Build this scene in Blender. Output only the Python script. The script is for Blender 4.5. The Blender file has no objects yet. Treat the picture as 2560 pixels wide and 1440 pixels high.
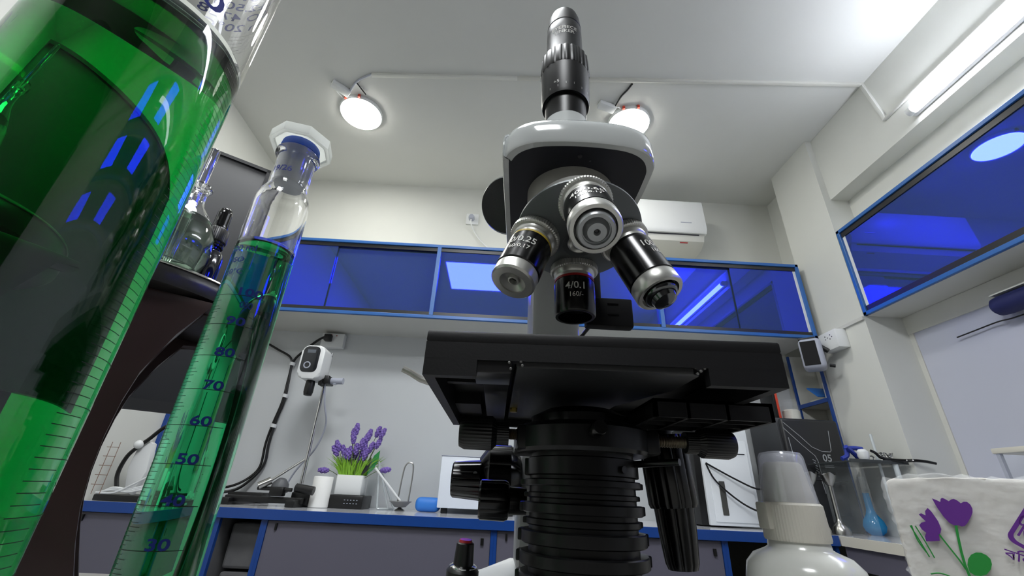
import bpy, bmesh, math, random
from mathutils import Vector, Matrix
from math import sin, cos, pi, radians, sqrt, atan2
random.seed(7)
SC = bpy.context.scene
COL = SC.collection

# ------------------------------------------------------------------ camera (lens height = 0, floor at -0.85, metres)
cd = bpy.data.cameras.new('camera'); cam = bpy.data.objects.new('camera', cd); COL.objects.link(cam)
EX = Vector((0.99841682, -0.03637933, 0.04289977)); EY = Vector((-0.05443981, -0.43315053, 0.89967601)); FW = Vector((0.01414755, 0.90058712, 0.43444526))
cam.matrix_world = Matrix(((EX.x, EY.x, -FW.x, 0), (EX.y, EY.y, -FW.y, 0), (EX.z, EY.z, -FW.z, 0), (0, 0, 0, 1)))
cd.sensor_width = 36; cd.lens = 36*1061/2560; cd.clip_start = .005; cd.clip_end = 50
SC.camera = cam
SC.view_settings.view_transform = 'Standard'; SC.view_settings.look = 'None'
SC.view_settings.gamma = 1; SC.view_settings.use_curve_mapping = False
SC.view_settings.exposure = 0.62
W = bpy.data.worlds.new('world'); SC.world = W; W.use_nodes = True
W.node_tree.nodes['Background'].inputs[0].default_value = (.6, .65, .7, 1)
W.node_tree.nodes['Background'].inputs[1].default_value = .15
try:
    SC.cycles.caustics_reflective = False; SC.cycles.caustics_refractive = True
    SC.cycles.max_bounces = 24; SC.cycles.transmission_bounces = 24; SC.cycles.transparent_max_bounces = 24
    SC.cycles.diffuse_bounces = 5; SC.cycles.glossy_bounces = 8
except Exception: pass
L_DISC, L_PANEL, L_TUBE = 37, 23, 36

# ------------------------------------------------------------------ materials
def lin(c):
    return tuple(((v/255)/12.92 if v/255 <= .04045 else ((v/255+.055)/1.055)**2.4) for v in c)
MATS = {}
def M(name, c=(200,200,200), r=.5, m=0, noise=0, bump=0, scale=60, **k):
    if name in MATS: return MATS[name]
    mt = bpy.data.materials.new(name); mt.use_nodes = True; MATS[name] = mt
    nt = mt.node_tree; b = nt.nodes['Principled BSDF']; cl = (*lin(c), 1)
    b.inputs['Base Color'].default_value = cl; b.inputs['Roughness'].default_value = r; b.inputs['Metallic'].default_value = m
    if 'tr' in k: b.inputs['Transmission Weight'].default_value = k['tr']
    if 'sp' in k: b.inputs['Specular IOR Level'].default_value = k['sp']
    if 'ior' in k: b.inputs['IOR'].default_value = k['ior']
    if 'coat' in k: b.inputs['Coat Weight'].default_value = k['coat']; b.inputs['Coat Roughness'].default_value = .05
    if 'sss' in k: b.inputs['Subsurface Weight'].default_value = k['sss']; b.inputs['Subsurface Radius'].default_value = (.004,.004,.004)
    if 'alpha' in k: b.inputs['Alpha'].default_value = k['alpha']
    if 'emit' in k: b.inputs['Emission Color'].default_value = (*lin(k.get('ec', c)), 1); b.inputs['Emission Strength'].default_value = k['emit']
    if noise or bump:
        tc = nt.nodes.new('ShaderNodeTexCoord'); n = nt.nodes.new('ShaderNodeTexNoise')
        n.inputs['Scale'].default_value = scale; n.inputs['Detail'].default_value = 5
        nt.links.new(tc.outputs['Object'], n.inputs['Vector'])
        if noise:
            mx = nt.nodes.new('ShaderNodeMix'); mx.data_type = 'RGBA'
            mx.inputs[6].default_value = tuple(v*(1-noise) for v in cl[:3])+(1,); mx.inputs[7].default_value = tuple(min(1, v*(1+noise)) for v in cl[:3])+(1,)
            nt.links.new(n.outputs['Fac'], mx.inputs[0]); nt.links.new(mx.outputs[2], b.inputs['Base Color'])
        if bump:
            bp = nt.nodes.new('ShaderNodeBump'); bp.inputs['Strength'].default_value = bump; bp.inputs['Distance'].default_value = k.get('bd', .002)
            nt.links.new(n.outputs['Fac'], bp.inputs['Height']); nt.links.new(bp.outputs['Normal'], b.inputs['Normal'])
    if 'absorb' in k:
        va = nt.nodes.new('ShaderNodeVolumeAbsorption'); va.inputs['Color'].default_value = (*k['absorb'], 1); va.inputs['Density'].default_value = k['dens']
        nt.links.new(va.outputs[0], nt.nodes['Material Output'].inputs['Volume'])
    return mt
wallm = M('wall_paint', (216,217,212), .65, noise=.03, bump=.05, scale=7)
ceilm = M('ceiling_paint', (212,213,210), .6, noise=.03, bump=.08, scale=4)
lamin = M('white_laminate', (205,205,199), .4, noise=.02, scale=5)
panelw = M('wall_laminate', (205,208,210), .45, noise=.02, scale=3)
lavm = M('lavender_laminate', (98,96,110), .45, noise=.03, scale=4)
boardm = M('lavender_panel', (190,193,208), .35, noise=.015, scale=3)
bluem = M('blue_edging', (44,100,172), .35, noise=.05, scale=20)
bluec = M('blue_edging_counter', (22,66,142), .3, noise=.05, scale=20)
trackm = M('dark_track', (48,48,50), .35, .4)
bglass = M('blue_glass', (20,40,200), .02)
def _blue():
    nt = bglass.node_tree; g = nt.nodes.new('ShaderNodeBsdfGlossy'); d = nt.nodes.new('ShaderNodeBsdfDiffuse'); a = nt.nodes.new('ShaderNodeAddShader')
    g.inputs['Color'].default_value = (.007,.0115,.62,1); g.inputs['Roughness'].default_value = .02; d.inputs['Color'].default_value = (.036,.060,.075,1)
    nt.links.new(g.outputs[0], a.inputs[0]); nt.links.new(d.outputs[0], a.inputs[1]); nt.links.new(a.outputs[0], nt.nodes['Material Output'].inputs['Surface'])
_blue()
topm = M('worktop_laminate', (196,198,204), .12, noise=.04, scale=14)
creamm = M('cream_edging', (214,210,198), .5)
darkm = M('dark_fill', (96,96,98), .8, noise=.3, scale=20)
olivem = M('open_bay', (84,84,80), .8, noise=.1)
floorm = M('floor_tile', (120,118,114), .4, noise=.08, scale=3)
whitep = M('white_plastic', (225,227,228), .35)
whitep2 = M('white_plastic_gloss', (198,199,194), .18, sss=.15)
nozz = M('cream_plastic', (204,201,191), .45, sss=.1)
greyp = M('grey_plastic', (170,174,188), .3)
blackp = M('black_plastic', (9,9,10), .38)
blackg = M('black_gloss', (10,10,12), .12)
stagem = M('stage_paint', (15,15,17), .5, sp=.3, noise=.08, bump=.25, scale=900, bd=.0002)
blk = M('black_enamel', (10,10,11), .35, sp=.35, noise=.06, scale=200)
blkh = M('black_bakelite', (6,6,7), .22)
scopew = M('scope_enamel', (196,200,200), .13, coat=.6, noise=.02, scale=50)
scopew2 = M('scope_enamel_matt', (176,178,178), .3)
navy = M('head_underside', (16,18,28), .45)
turm = M('turret_metal', (98,102,104), .42, .5, noise=.06, scale=90)
satin = M('satin_steel', (205,205,200), .33, .72, noise=.05, scale=300)
satind = M('mount_steel', (168,167,160), .4, .3, noise=.06, scale=120)
chrome = M('chrome', (215,215,215), .1, 1)
brass = M('brass', (190,170,90), .3, 1)
steel = M('brushed_steel', (175,174,170), .28, 1, noise=.05, scale=80)
paintw = M('white_lettering', (215,215,210), .5)
paintb = M('blue_lettering', (22,40,140), .5)
paintk = M('black_lettering', (20,20,22), .5)
redm = M('red_plastic', (170,30,34), .4)
yelm = M('yellow_ring', (190,165,60), .4)
glassm = M('clear_glass', (255,255,255), 0, tr=1, ior=1.5)
glassthin = M('clear_acrylic', (225,232,234), .05, alpha=.06)
def trans(name, c, tp, tl=.6):
    mt = M(name, c, .4); nt = mt.node_tree; N = nt.nodes.new; L = nt.links.new; cl = (*lin(c), 1)
    d = N('ShaderNodeBsdfDiffuse'); t = N('ShaderNodeBsdfTranslucent'); x = N('ShaderNodeBsdfTransparent'); g = N('ShaderNodeBsdfGlossy')
    for n in (d, t): n.inputs['Color'].default_value = cl
    g.inputs['Roughness'].default_value = .12; g.inputs['Color'].default_value = (.9,.9,.9,1)
    m1 = N('ShaderNodeMixShader'); m1.inputs[0].default_value = tl; L(d.outputs[0], m1.inputs[1]); L(t.outputs[0], m1.inputs[2])
    m2 = N('ShaderNodeMixShader'); m2.inputs[0].default_value = tp; L(m1.outputs[0], m2.inputs[1]); L(x.outputs[0], m2.inputs[2])
    m3 = N('ShaderNodeMixShader'); m3.inputs[0].default_value = .06; L(m2.outputs[0], m3.inputs[1]); L(g.outputs[0], m3.inputs[2])
    L(m3.outputs[0], nt.nodes['Material Output'].inputs['Surface']); return mt
frost = trans('frosted_plastic', (225,228,240), .74)
liqc = trans('cyan_liquid', (20,165,228), .05, .4)
stopm = trans('translucent_stopper', (215,220,224), .25)
stopb = trans('stopper_blue_core', (70,120,215), .05)
liqb = M('green_liquid', (255,255,255), 0, tr=1, ior=1.33, absorb=(0,.80,.42), dens=122)
liqs = M('green_liquid_small', (255,255,255), 0, tr=1, ior=1.33, absorb=(0,.87,.55), dens=130)
liqf = M('pale_green_liquid', (255,255,255), 0, tr=1, ior=1.33, absorb=(.72,.86,.76), dens=45)
brown = M('dark_wood', (38,22,22), .35, noise=.25, scale=30)
blkwood = M('black_leather', (22,20,21), .3, noise=.1, bump=.1, scale=200)
monm = M('monitor_black', (27,28,31), .5)
potm = M('white_pot', (222,224,224), .4)
grassm = M('grass_green', (120,170,40), .6, noise=.3, scale=60)
stemm = M('stem_green', (95,110,70), .7)
lavf = M('lavender_flower', (122,98,176), .7, noise=.2, scale=200)
leafg = M('leaf_green', (30,130,60), .5)
bluegl = M('blue_glove', (50,125,215), .5)
spkm = M('speaker_navy', (20,28,84), .6, bump=.3, scale=600)
orange = M('orange_red', (215,70,45), .5)
powder = M('white_powder', (232,230,220), .9, noise=.05, bump=.5, scale=90)
tissue = M('tissue_paper', (186,183,177), .8, noise=.05, bump=.5, scale=160, bd=.0012)
film = M('clear_film', (245,248,250), .1, alpha=.2, bump=1, scale=90, bd=.004)
purp = M('purple_print', (84,24,122), .6)
greenp = M('green_print', (16,124,44), .6)
deskm = M('desk_laminate', (128,126,122), .35, noise=.04, scale=8)
screenm = M('grey_screen', (120,122,128), .3)
def emis(name, c, s):
    return M(name, (240,240,240), .5, emit=s, ec=c)
discm = emis('lamp_diffuser', (255,254,246), L_DISC)
panelm = emis('panel_diffuser', (250,253,255), L_PANEL)
tubem = emis('tube_diffuser', (240,244,255), L_TUBE)

# ------------------------------------------------------------------ mesh helpers
def nb(): return bmesh.new()
def box(bm, x0, x1, y0, y1, z0, z1, bev=0, mat=None, seg=2):
    t = bmesh.new(); bmesh.ops.create_cube(t, size=1)
    for v in t.verts: v.co = Vector(((x0+x1)/2+v.co.x*(x1-x0), (y0+y1)/2+v.co.y*(y1-y0), (z0+z1)/2+v.co.z*(z1-z0)))
    if bev: bmesh.ops.bevel(t, geom=t.edges[:], offset=bev, segments=seg, affect='EDGES', profile=.5)
    if mat is not None: t.transform(mat)
    join(bm, t); return bm
def join(bm, t):
    me = bpy.data.meshes.new('tmp'); t.to_mesh(me); t.free(); bm.from_mesh(me); bpy.data.meshes.remove(me)
def basis(a, ref=None):
    a = Vector(a).normalized(); r = Vector(ref) if ref is not None else (Vector((1,0,0)) if abs(a.x) < .9 else Vector((0,1,0)))
    u = (r-a*r.dot(a)).normalized(); return u, a.cross(u), a
def lathe(bm, prof, c=(0,0,0), ax=(0,0,1), n=48, mod=None, ref=None):
    """prof: (radius, height) list; radius 0 at the ends closes it. mod(ang, r, h) -> r"""
    c = Vector(c); u, v, a = basis(ax, ref); rings = []
    for r, h in prof:
        if r <= 1e-7: rings.append([bm.verts.new(c+a*h)])
        else:
            ring = []
            for i in range(n):
                t = 2*pi*i/n; rr = mod(t, r, h) if mod else r
                ring.append(bm.verts.new(c+a*h+(u*cos(t)+v*sin(t))*rr))
            rings.append(ring)
    for A, B in zip(rings, rings[1:]):
        if len(A) == 1 and len(B) == 1: continue
        for i in range(n):
            j = (i+1) % n
            if len(A) == 1: bm.faces.new((A[0], B[j], B[i]))
            elif len(B) == 1: bm.faces.new((A[i], A[j], B[0]))
            else: bm.faces.new((A[i], A[j], B[j], B[i]))
    return bm
def rod(bm, p, q, r, r2=None, n=16):
    p = Vector(p); q = Vector(q); d = q-p; L = d.length
    return lathe(bm, [(0,0), (r,0), (r if r2 is None else r2, L), (0,L)], p, d, n)
def smooth_path(pts, k=6):
    P = [Vector(p) for p in pts]; out = []
    for i in range(len(P)-1):
        p0 = P[max(i-1,0)]; p1 = P[i]; p2 = P[i+1]; p3 = P[min(i+2,len(P)-1)]
        for j in range(k):
            t = j/k; out.append(.5*((2*p1)+(p2-p0)*t+(2*p0-5*p1+4*p2-p3)*t*t+(3*p1-p0-3*p2+p3)*t**3))
    out.append(P[-1]); return out
def tube(bm, pts, r, n=8, k=6):
    P = smooth_path(pts, k) if k > 1 else [Vector(p) for p in pts]
    rings = []; u = None
    for i, p in enumerate(P):
        d = (P[min(i+1,len(P)-1)]-P[max(i-1,0)]).normalized()
        if u is None: u = basis(d)[0]
        u = (u-d*u.dot(d)); u = u.normalized() if u.length > 1e-6 else basis(d)[0]
        w = d.cross(u); rr = r(i/(len(P)-1)) if callable(r) else r
        rings.append([bm.verts.new(p+(u*cos(2*pi*j/n)+w*sin(2*pi*j/n))*rr) for j in range(n)])
    for A, B in zip(rings, rings[1:]):
        for i in range(n): bm.faces.new((A[i], A[(i+1)%n], B[(i+1)%n], B[i]))
    bm.faces.new(rings[0][::-1]); bm.faces.new(rings[-1]); return bm
def prism(bm, poly, o, u, v, w, th, bev=0, seg=2, off=0):
    """polygon (a,b) in plane o + a*u + b*v, thick th along w"""
    o, u, v, w = Vector(o), Vector(u), Vector(v), Vector(w); t = bmesh.new()
    A = [t.verts.new(o+u*a+v*b+w*off) for a, b in poly]; B = [t.verts.new(o+u*a+v*b+w*(th+off)) for a, b in poly]
    f1 = t.faces.new(A[::-1]); f2 = t.faces.new(B); n = len(poly)
    for i in range(n): t.faces.new((A[i], A[(i+1)%n], B[(i+1)%n], B[i]))
    if bev: bmesh.ops.bevel(t, geom=[e for f in (f1, f2) for e in f.edges], offset=bev, segments=seg, affect='EDGES', profile=.5)
    bmesh.ops.recalc_face_normals(t, faces=t.faces[:]); join(bm, t); return bm
def rrect(w, h, r, k=5, cx=0, cy=0):
    out = []
    for sx, sy, a0 in ((1,1,0), (-1,1,90), (-1,-1,180), (1,-1,270)):
        for i in range(k+1):
            a = radians(a0+90*i/k); out.append((cx+sx*(w/2-r)+r*cos(a), cy+sy*(h/2-r)+r*sin(a)))
    return out
WL = {}
def mk(name, bm, mat, parent=None, smooth=35, recalc=True, at=None):
    if recalc: bmesh.ops.recalc_face_normals(bm, faces=bm.faces[:])
    if parent is None:
        if at is None:
            xs = [v.co for v in bm.verts]
            at = (sum(c.x for c in xs)/len(xs), sum(c.y for c in xs)/len(xs), min(c.z for c in xs))
        at = Vector(at)
    else:
        at = WL[parent.name]
    for v in bm.verts: v.co -= at
    me = bpy.data.meshes.new(name); bm.to_mesh(me); bm.free(); me.materials.append(mat)
    if smooth:
        for p in me.polygons: p.use_smooth = True
        me.set_sharp_from_angle(angle=radians(smooth))
    o = bpy.data.objects.new(name, me); COL.objects.link(o)
    if parent is not None: o.parent = parent; WL[o.name] = at
    else: o.location = at; WL[o.name] = at
    return o
def thing(name, at, label, cat, group=None):
    o = bpy.data.objects.new(name, None); COL.objects.link(o); o.location = at; o.empty_display_size = .02
    WL[o.name] = Vector(at); return tag(o, label, cat, group)
def tag(o, label, cat, group=None):
    o['label'] = label; o['category'] = cat
    if group: o['group'] = group
    return o
def struct(name, bm, mat, smooth=0):
    o = mk(name, bm, mat, None, smooth); o['kind'] = 'structure'; return o
def tmesh(s, size, spacing=1.0, width=1.0, bold=0):
    cu = bpy.data.curves.new('t', 'FONT'); cu.body = s; cu.size = size; cu.align_x = 'CENTER'; cu.align_y = 'CENTER'
    cu.space_character = spacing; cu.resolution_u = 3; cu.offset = bold
    ob = bpy.data.objects.new('t', cu); COL.objects.link(ob); dg = bpy.context.evaluated_depsgraph_get(); dg.update()
    me = bpy.data.meshes.new_from_object(ob.evaluated_get(dg)); bpy.data.objects.remove(ob); bpy.data.curves.remove(cu)
    t = bmesh.new(); t.from_mesh(me); bpy.data.meshes.remove(me)
    for v in t.verts: v.co.x *= width
    return t
def slicex(t, step):
    xs = [v.co.x for v in t.verts]
    if not xs: return
    x = min(xs)+step
    while x < max(xs):
        bmesh.ops.bisect_plane(t, geom=t.verts[:]+t.edges[:]+t.faces[:], plane_co=(x,0,0), plane_no=(1,0,0)); x += step
def textflat(bm, s, size, o, right, up, w=1, bold=0):
    t = tmesh(s, size, 1, w, bold); o, r, u = Vector(o), Vector(right), Vector(up)
    for v in t.verts: v.co = o+r*v.co.x+u*v.co.y
    join(bm, t)
def wrap(t, c, a, d, R, h):
    c, a, d = Vector(c), Vector(a).normalized(), Vector(d).normalized(); rt = a.cross(d)
    slicex(t, R*.12)
    for v in t.verts:
        th = v.co.x/R; v.co = c+a*(h+v.co.y)+(d*cos(th)+rt*sin(th))*R
def textcyl(bm, s, size, c, a, d, R, h, w=1, bold=0, sp=1):
    t = tmesh(s, size, sp, w, bold); wrap(t, c, a, d, R, h); join(bm, t)
def arccyl(bm, c, a, d, R, h, th0, th1, hh):
    """thin printed tick on a cylinder from angle th0 to th1 (radians from d towards right)"""
    c, a, d = Vector(c), Vector(a).normalized(), Vector(d).normalized(); rt = a.cross(d); n = max(2, int(abs(th1-th0)/.12)+1); pr = None
    for i in range(n+1):
        th = th0+(th1-th0)*i/n; p = c+(d*cos(th)+rt*sin(th))*R
        q = (bm.verts.new(p+a*(h-hh/2)), bm.verts.new(p+a*(h+hh/2)))
        if pr: bm.faces.new((pr[0], q[0], q[1], pr[1]))
        pr = q

# ================================================================== SETTING
FZ, CZ, BY, FY, LX, RX = -.85, 1.951, 2.45, -1.9, -1.63, 1.925
def sbox(name, *a, mat=None): return struct(name, box(nb(), *a), mat)
sbox('floor', LX-.1, RX+.1, FY-.1, BY+.1, FZ-.1, FZ, mat=floorm)
sbox('ceiling', LX-.1, RX+.1, FY-.1, BY+.1, CZ, CZ+.1, mat=ceilm)
sbox('wall_back', LX-.1, RX+.1, BY, BY+.1, FZ, CZ, mat=wallm)
sbox('wall_left', LX-.1, LX, FY-.1, BY, FZ, CZ, mat=wallm)
sbox('wall_right', RX, RX+.1, FY-.1, BY, FZ, CZ, mat=wallm)
sbox('wall_front', LX, RX, FY-.1, FY, FZ, CZ, mat=M('front_wall_paint', (44,42,41), .85))
sbox('trim_1', 1.72, RX, 1.83, 2.165, FZ, CZ, mat=wallm)                 # column
sbox('trim_2', 1.757, RX, FY, 1.83, 1.525, CZ, mat=wallm)                # ceiling beam
sbox('trim_3', 1.855, RX, FY, 1.83, 1.315, 1.525, mat=wallm)             # wall over the cupboard
sbox('trim_4', 1.86, RX, 2.165, BY, .83, CZ, mat=wallm)                  # recess side in the back corner
b = nb(); box(b, 1.905, RX, FY, 1.83, .75, .834); box(b, 1.908, RX, 1.808, 1.83, -.1, .75)
struct('trim_5', b, lamin)                                              # frame round the lavender panel
sbox('trim_6', 1.913, RX, FY, 1.808, -.1, .75, mat=boardm)
b = nb(); box(b, 1.71, 1.72, 1.83, 2.13, .818, .834); struct('trim_7', b, lamin)
# white laminate splashback on the back wall under the cupboards
sbox('trim_8', LX, 1.69, BY-.008, BY, -.1, .815, mat=panelw)

# ================================================================== LAMPS
def lamp(x, y, label):
    t = thing('ceiling_lamp', (x, y, CZ), label, 'lamp', 'round ceiling lamps')
    mk('lamp_rim', lathe(nb(), [(0,0), (.118,0), (.12,-.012), (.114,-.022), (.112,-.018), (0,-.018)], (x,y,CZ), n=64), whitep, t)
    mk('diffuser', lathe(nb(), [(0,-.019), (.1125,-.019), (.110,-.026), (.09,-.029), (0,-.03)], (x,y,CZ), n=64), discm, t)
    for a in (100, 62):
        ca = radians(a); p = (x+.121*cos(ca+pi), y-.121*sin(ca), CZ-.012)
        o = mk('spring_clip', box(nb(), p[0]-.006, p[0]+.006, p[1]-.006, p[1]+.006, CZ-.02, CZ-.001), orange, t); o['label'] = 'orange clip'
    return t
lamp(-.890, 1.806, 'round white ceiling lamp, the left of the two round ones, lit')
lamp(.652, 1.765, 'round white ceiling lamp behind the microscope head, lit')
def driver(x, y, ang, label):
    t = thing('lamp_driver', (x, y, CZ), label, 'lamp driver', 'ceiling lamp drivers')
    Mx = Matrix.Translation((x,y,CZ)) @ Matrix.Rotation(radians(ang), 4, 'Z')
    mk('driver_case', box(nb(), -.05, .05, -.022, .022, -.028, -.001, .004, Mx), whitep, t)
    return t, Mx
t, Mx = driver(-.955, 1.64, 42, 'small white driver box beside the left round ceiling lamp')
mk('lamp_wire', tube(nb(), [(-.92,1.668,CZ-.012), (-.86,1.60,CZ-.006), (-.80,1.565,CZ-.004), (-.765,1.548,CZ-.004)], .006), greyp, t)
mk('lamp_wire', tube(nb(), [(-.86,1.60,CZ-.008), (-.845,1.64,CZ-.008), (-.83,1.675,CZ-.01)], .004), blackp, t)
mk('lamp_wire', tube(nb(), [(-1.0,1.61,CZ-.01), (-.985,1.67,CZ-.008), (-.965,1.71,CZ-.01)], .003), whitep, t)
t, Mx = driver(.50, 1.655, 18, 'small white driver box beside the ceiling lamp right of the eyepiece')
mk('lamp_wire', tube(nb(), [(.545,1.668,CZ-.012), (.56,1.60,CZ-.006), (.585,1.55,CZ-.004), (.60,1.51,CZ-.004)], .005), blackp, t)
mk('lamp_wire', tube(nb(), [(.55,1.66,CZ-.012), (.575,1.66,CZ-.008), (.59,1.69,CZ-.01)], .003), whitep, t)
def panel(x, y, label):
    t = thing('ceiling_panel_light', (x, y, CZ), label, 'lamp', 'square ceiling panel lights')
    mk('panel_frame', box(nb(), x-.30, x+.30, y-.30, y+.30, CZ-.02, CZ-.001, .003), whitep, t)
    mk('diffuser', box(nb(), x-.285, x+.285, y-.285, y+.285, CZ-.024, CZ-.019), panelm, t)
panel(-.29, .42, 'square lit ceiling panel reflected in the middle blue glass door')
panel(-.29, -1.1, 'added square fill light on the ceiling behind the viewer, out of view')  # unseen fill lamp, added to brighten the foreground
t = thing('tube_light', (1.757, .67, 1.577), 'long white tube light fixed along the ceiling beam above the right cupboard', 'lamp')
mk('fixture', box(nb(), 1.735, 1.7565, .05, 1.285, 1.558, 1.596, .004), whitep, t)
mk('diffuser', rod(nb(), (1.726,.065,1.577), (1.726,1.262,1.577), .0165, n=24), tubem, t)
for yy in (1.262, .045): mk('end_cap', rod(nb(), (1.727,yy,1.577), (1.727,yy+.022,1.577), .0195, n=24), whitep, t)
# conduits
t = thing('cable_conduit', (-.7, 1.5, CZ), 'thin white cable conduit across the ceiling and down along the beam', 'conduit')
def seg(p, q, w=.009, d=.008):
    p, q = Vector(p), Vector(q); dd = (q-p); L = dd.length; x = dd.normalized()
    up = Vector((0,0,1)) if abs(x.z) < .9 else Vector((1,0,0)); y = up.cross(x).normalized(); z = x.cross(y)
    Mx = Matrix(((x.x,y.x,z.x,p.x),(x.y,y.y,z.y,p.y),(x.z,y.z,z.z,p.z),(0,0,0,1)))
    return box(nb(), 0, L, -w, w, -d, d, .002, Mx)
mk('conduit_run', seg((-.765,1.55,CZ-.007), (.0,1.517,CZ-.007)), wallm, t)
mk('conduit_run', seg((-.002,1.517,CZ-.006), (1.756,1.432,CZ-.006), .0085), lamin, t)
mk('conduit_run', seg((1.75,1.434,CZ-.003), (1.75,1.40,1.672), .0085), wallm, t)
mk('conduit_run', seg((1.75,1.41,1.672), (1.75,-.3,1.672), .006, .007), wallm, t)

# ================================================================== UPPER CUPBOARDS
def upper_back():
    x0, x1, y0, y1, z0, z1 = LX+.001, 1.682, 2.10, BY-.001, .812, 1.264
    t = thing('wall_cupboard', (0, y0, z0), 'long white wall cupboard with blue edges and blue sliding glass on the back wall', 'cupboard')
    b = nb(); box(b, x0, x1, y0+.016, y1, z0, z0+.018); box(b, x0, x1, y0+.016, y1, z1-.018, z1); box(b, x1-.018, x1, y0+.016, y1, z0+.018, z1-.018)
    box(b, x0, x0+.018, y0+.016, y1, z0+.018, z1-.018)
    mk('carcass', b, lamin, t, 0)
    b = nb(); box(b, x0, x1, y0, y0+.016, z0, z0+.018, .002); box(b, x0, x1, y0, y0+.016, z1-.018, z1, .002); box(b, x1-.018, x1, y0, y0+.016, z0, z1, .002)
    mk('edge_frame', b, bluem, t, 0)
    for x in (-.39, .853):
        mk('divider', box(nb(), x-.0105, x+.0105, y0-.001, y0+.05, z0+.018, z1-.018), bluem, t, 0)
    b = nb(); box(b, x0, x1-.018, y0+.008, y0+.034, z0+.018, z0+.038); box(b, x0, x1-.018, y0+.008, y0+.034, z1-.04, z1-.018)
    mk('sliding_track', b, trackm, t, 0)
    mk('liner_strip', box(nb(), x1-.034, x1-.018, y0+.012, y0+.10, z0+.02, z1-.03), whitep, t, 0)
    zz = (z0+.036, z1-.038)
    for xa, xb, d in ((x0+.01,-.965,0), (-.985,-.4005,.012), (-.3795,.26,0), (.24,.8425,.012), (.8635,1.30,.012), (1.28,x1-.034,0)):
        g = mk('glass_door', box(nb(), xa, xb, y0+.012+d, y0+.017+d, *zz), bglass, t, 0); g['label'] = 'dark blue reflective glass'
upper_back()
def upper_right():
    x0, x1, y0, y1, z0, z1 = 1.72, 1.924, -.6, 1.828, .835, 1.312
    t = thing('wall_cupboard', (x0, y1, z0), 'white wall cupboard with blue glass on the right wall, under the tube light', 'cupboard')
    b = nb(); box(b, x0+.016, x1, y0, y1, z0, z0+.018); box(b, x0+.016, x1, y0, y1, z1-.018, z1); box(b, x0+.016, x1, y1-.016, y1, z0+.018, z1-.018)
    box(b, x0+.016, x1, y0, y0+.018, z0+.018, z1-.018)
    mk('carcass', b, lamin, t, 0)
    b = nb(); box(b, x0, x0+.016, y0, y1, z0, z0+.018, .002); box(b, x0, x0+.016, y0, y1, z1-.018, z1, .002); box(b, x0, x0+.016, y1-.018, y1, z0, z1, .002)
    mk('edge_frame', b, bluem, t, 0)
    b = nb(); box(b, x0+.008, x0+.034, y0, y1-.018, z0+.018, z0+.045); box(b, x0+.008, x0+.034, y0, y1-.018, z1-.045, z1-.018)
    mk('sliding_track', b, trackm, t, 0)
    mk('liner_strip', box(nb(), x0+.012, x0+.10, y1-.034, y1-.018, z0+.02, z1-.03), whitep, t, 0)
    for ya, yb, d in ((.55,y1-.034,.0), (y0+.02,.57,.008)):
        mk('glass_door', box(nb(), x0+.013+d, x0+.018+d, ya, yb, z0+.042, z1-.042), bglass, t, 0)
upper_right()

# ================================================================== AIR CONDITIONER, SOCKETS
t = thing('air_conditioner', (.84, BY, 1.46), 'white split air conditioner high on the back wall behind the microscope head', 'air conditioner')
prof = [(0,1.80), (-.19,1.80), (-.205,1.785), (-.215,1.57), (-.20,1.545)]
prism(b := nb(), prof+[(-.19,1.545), (0,1.545)], (.42,BY,0), (0,1,0), (0,0,1), (1,0,0), .845, .004)
mk('front_cover', b, whitep, t)
prism(b := nb(), [(0,1.543), (-.185,1.543), (-.17,1.50), (-.12,1.47), (0,1.462)], (.425,BY,0), (0,1,0), (0,0,1), (1,0,0), .83, .003)
mk('air_outlet', b, lamin, t)
mk('outlet_gap', prism(nb(), [(-.188,1.543), (-.184,1.537), (-.17,1.537), (-.17,1.5445), (-.188,1.5445)], (.44,BY,0), (0,1,0), (0,0,1), (1,0,0), .78), trackm, t)
mk('logo', box(nb(), 1.10, 1.17, BY-.2155, BY-.2125, 1.612, 1.617), greyp, t)
mk('badge', box(nb(), 1.10, 1.15, BY-.163, BY-.155, 1.492, 1.506), redm, t)['label'] = 'small red badge'
t = thing('wall_socket', (-.257, BY, 1.69), 'white wall socket with white plug high on the back wall, left of the microscope', 'socket')
mk('face_plate', box(nb(), -.30, -.215, BY-.012, BY-.0005, 1.645, 1.73, .003), whitep, t)
mk('plug', lathe(nb(), [(0,0), (.021,0), (.021,.022), (.016,.034), (0,.034)], (-.262,BY-.012,1.688), (0,-1,0), n=24), greyp, t)
mk('cord', tube(nb(), [(-.262,BY-.036,1.68), (-.262,BY-.03,1.64), (-.24,BY-.012,1.59), (-.20,BY-.012,1.53), (-.15,BY-.012,1.475), (-.10,BY-.012,1.43), (-.09,BY-.012,1.27)], .0045), whitep, t)
t = thing('wall_socket', (-.995, BY-.008, .76), 'white double wall socket under the back cupboard with a black plug in it', 'socket')
mk('face_plate', box(nb(), -1.06, -.93, BY-.05, BY-.0085, .715, .80, .005), whitep, t)
b = nb()
for dx, dz in ((-.03,.022), (-.01,.03), (.02,.025)): box(b, -.995+dx-.003, -.995+dx+.003, BY-.051, BY-.049, .76+dz-.003, .76+dz+.003)
mk('switch', b, redm, t)
t = thing('power_cord', (-1.2, BY-.03, 0), 'black power cords joined with white ties running down the back wall', 'cord')
mk('plug', box(nb(), -1.035, -.995, BY-.085, BY-.05, .745, .785, .006), blackp, t)
yb = BY-.03
mk('cable', tube(nb(), [(-1.03,BY-.07,.77), (-1.09,yb,.755), (-1.15,yb,.69), (-1.195,yb,.62), (-1.19,yb,.5), (-1.185,yb,.4), (-1.20,yb,.3), (-1.205,yb,.18), (-1.20,yb,.08), (-1.24,yb-.02,.0), (-1.30,yb-.05,-.05), (-1.42,yb-.1,-.06), (-1.6,yb-.1,-.06)], .007), blackp, t)
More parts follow.
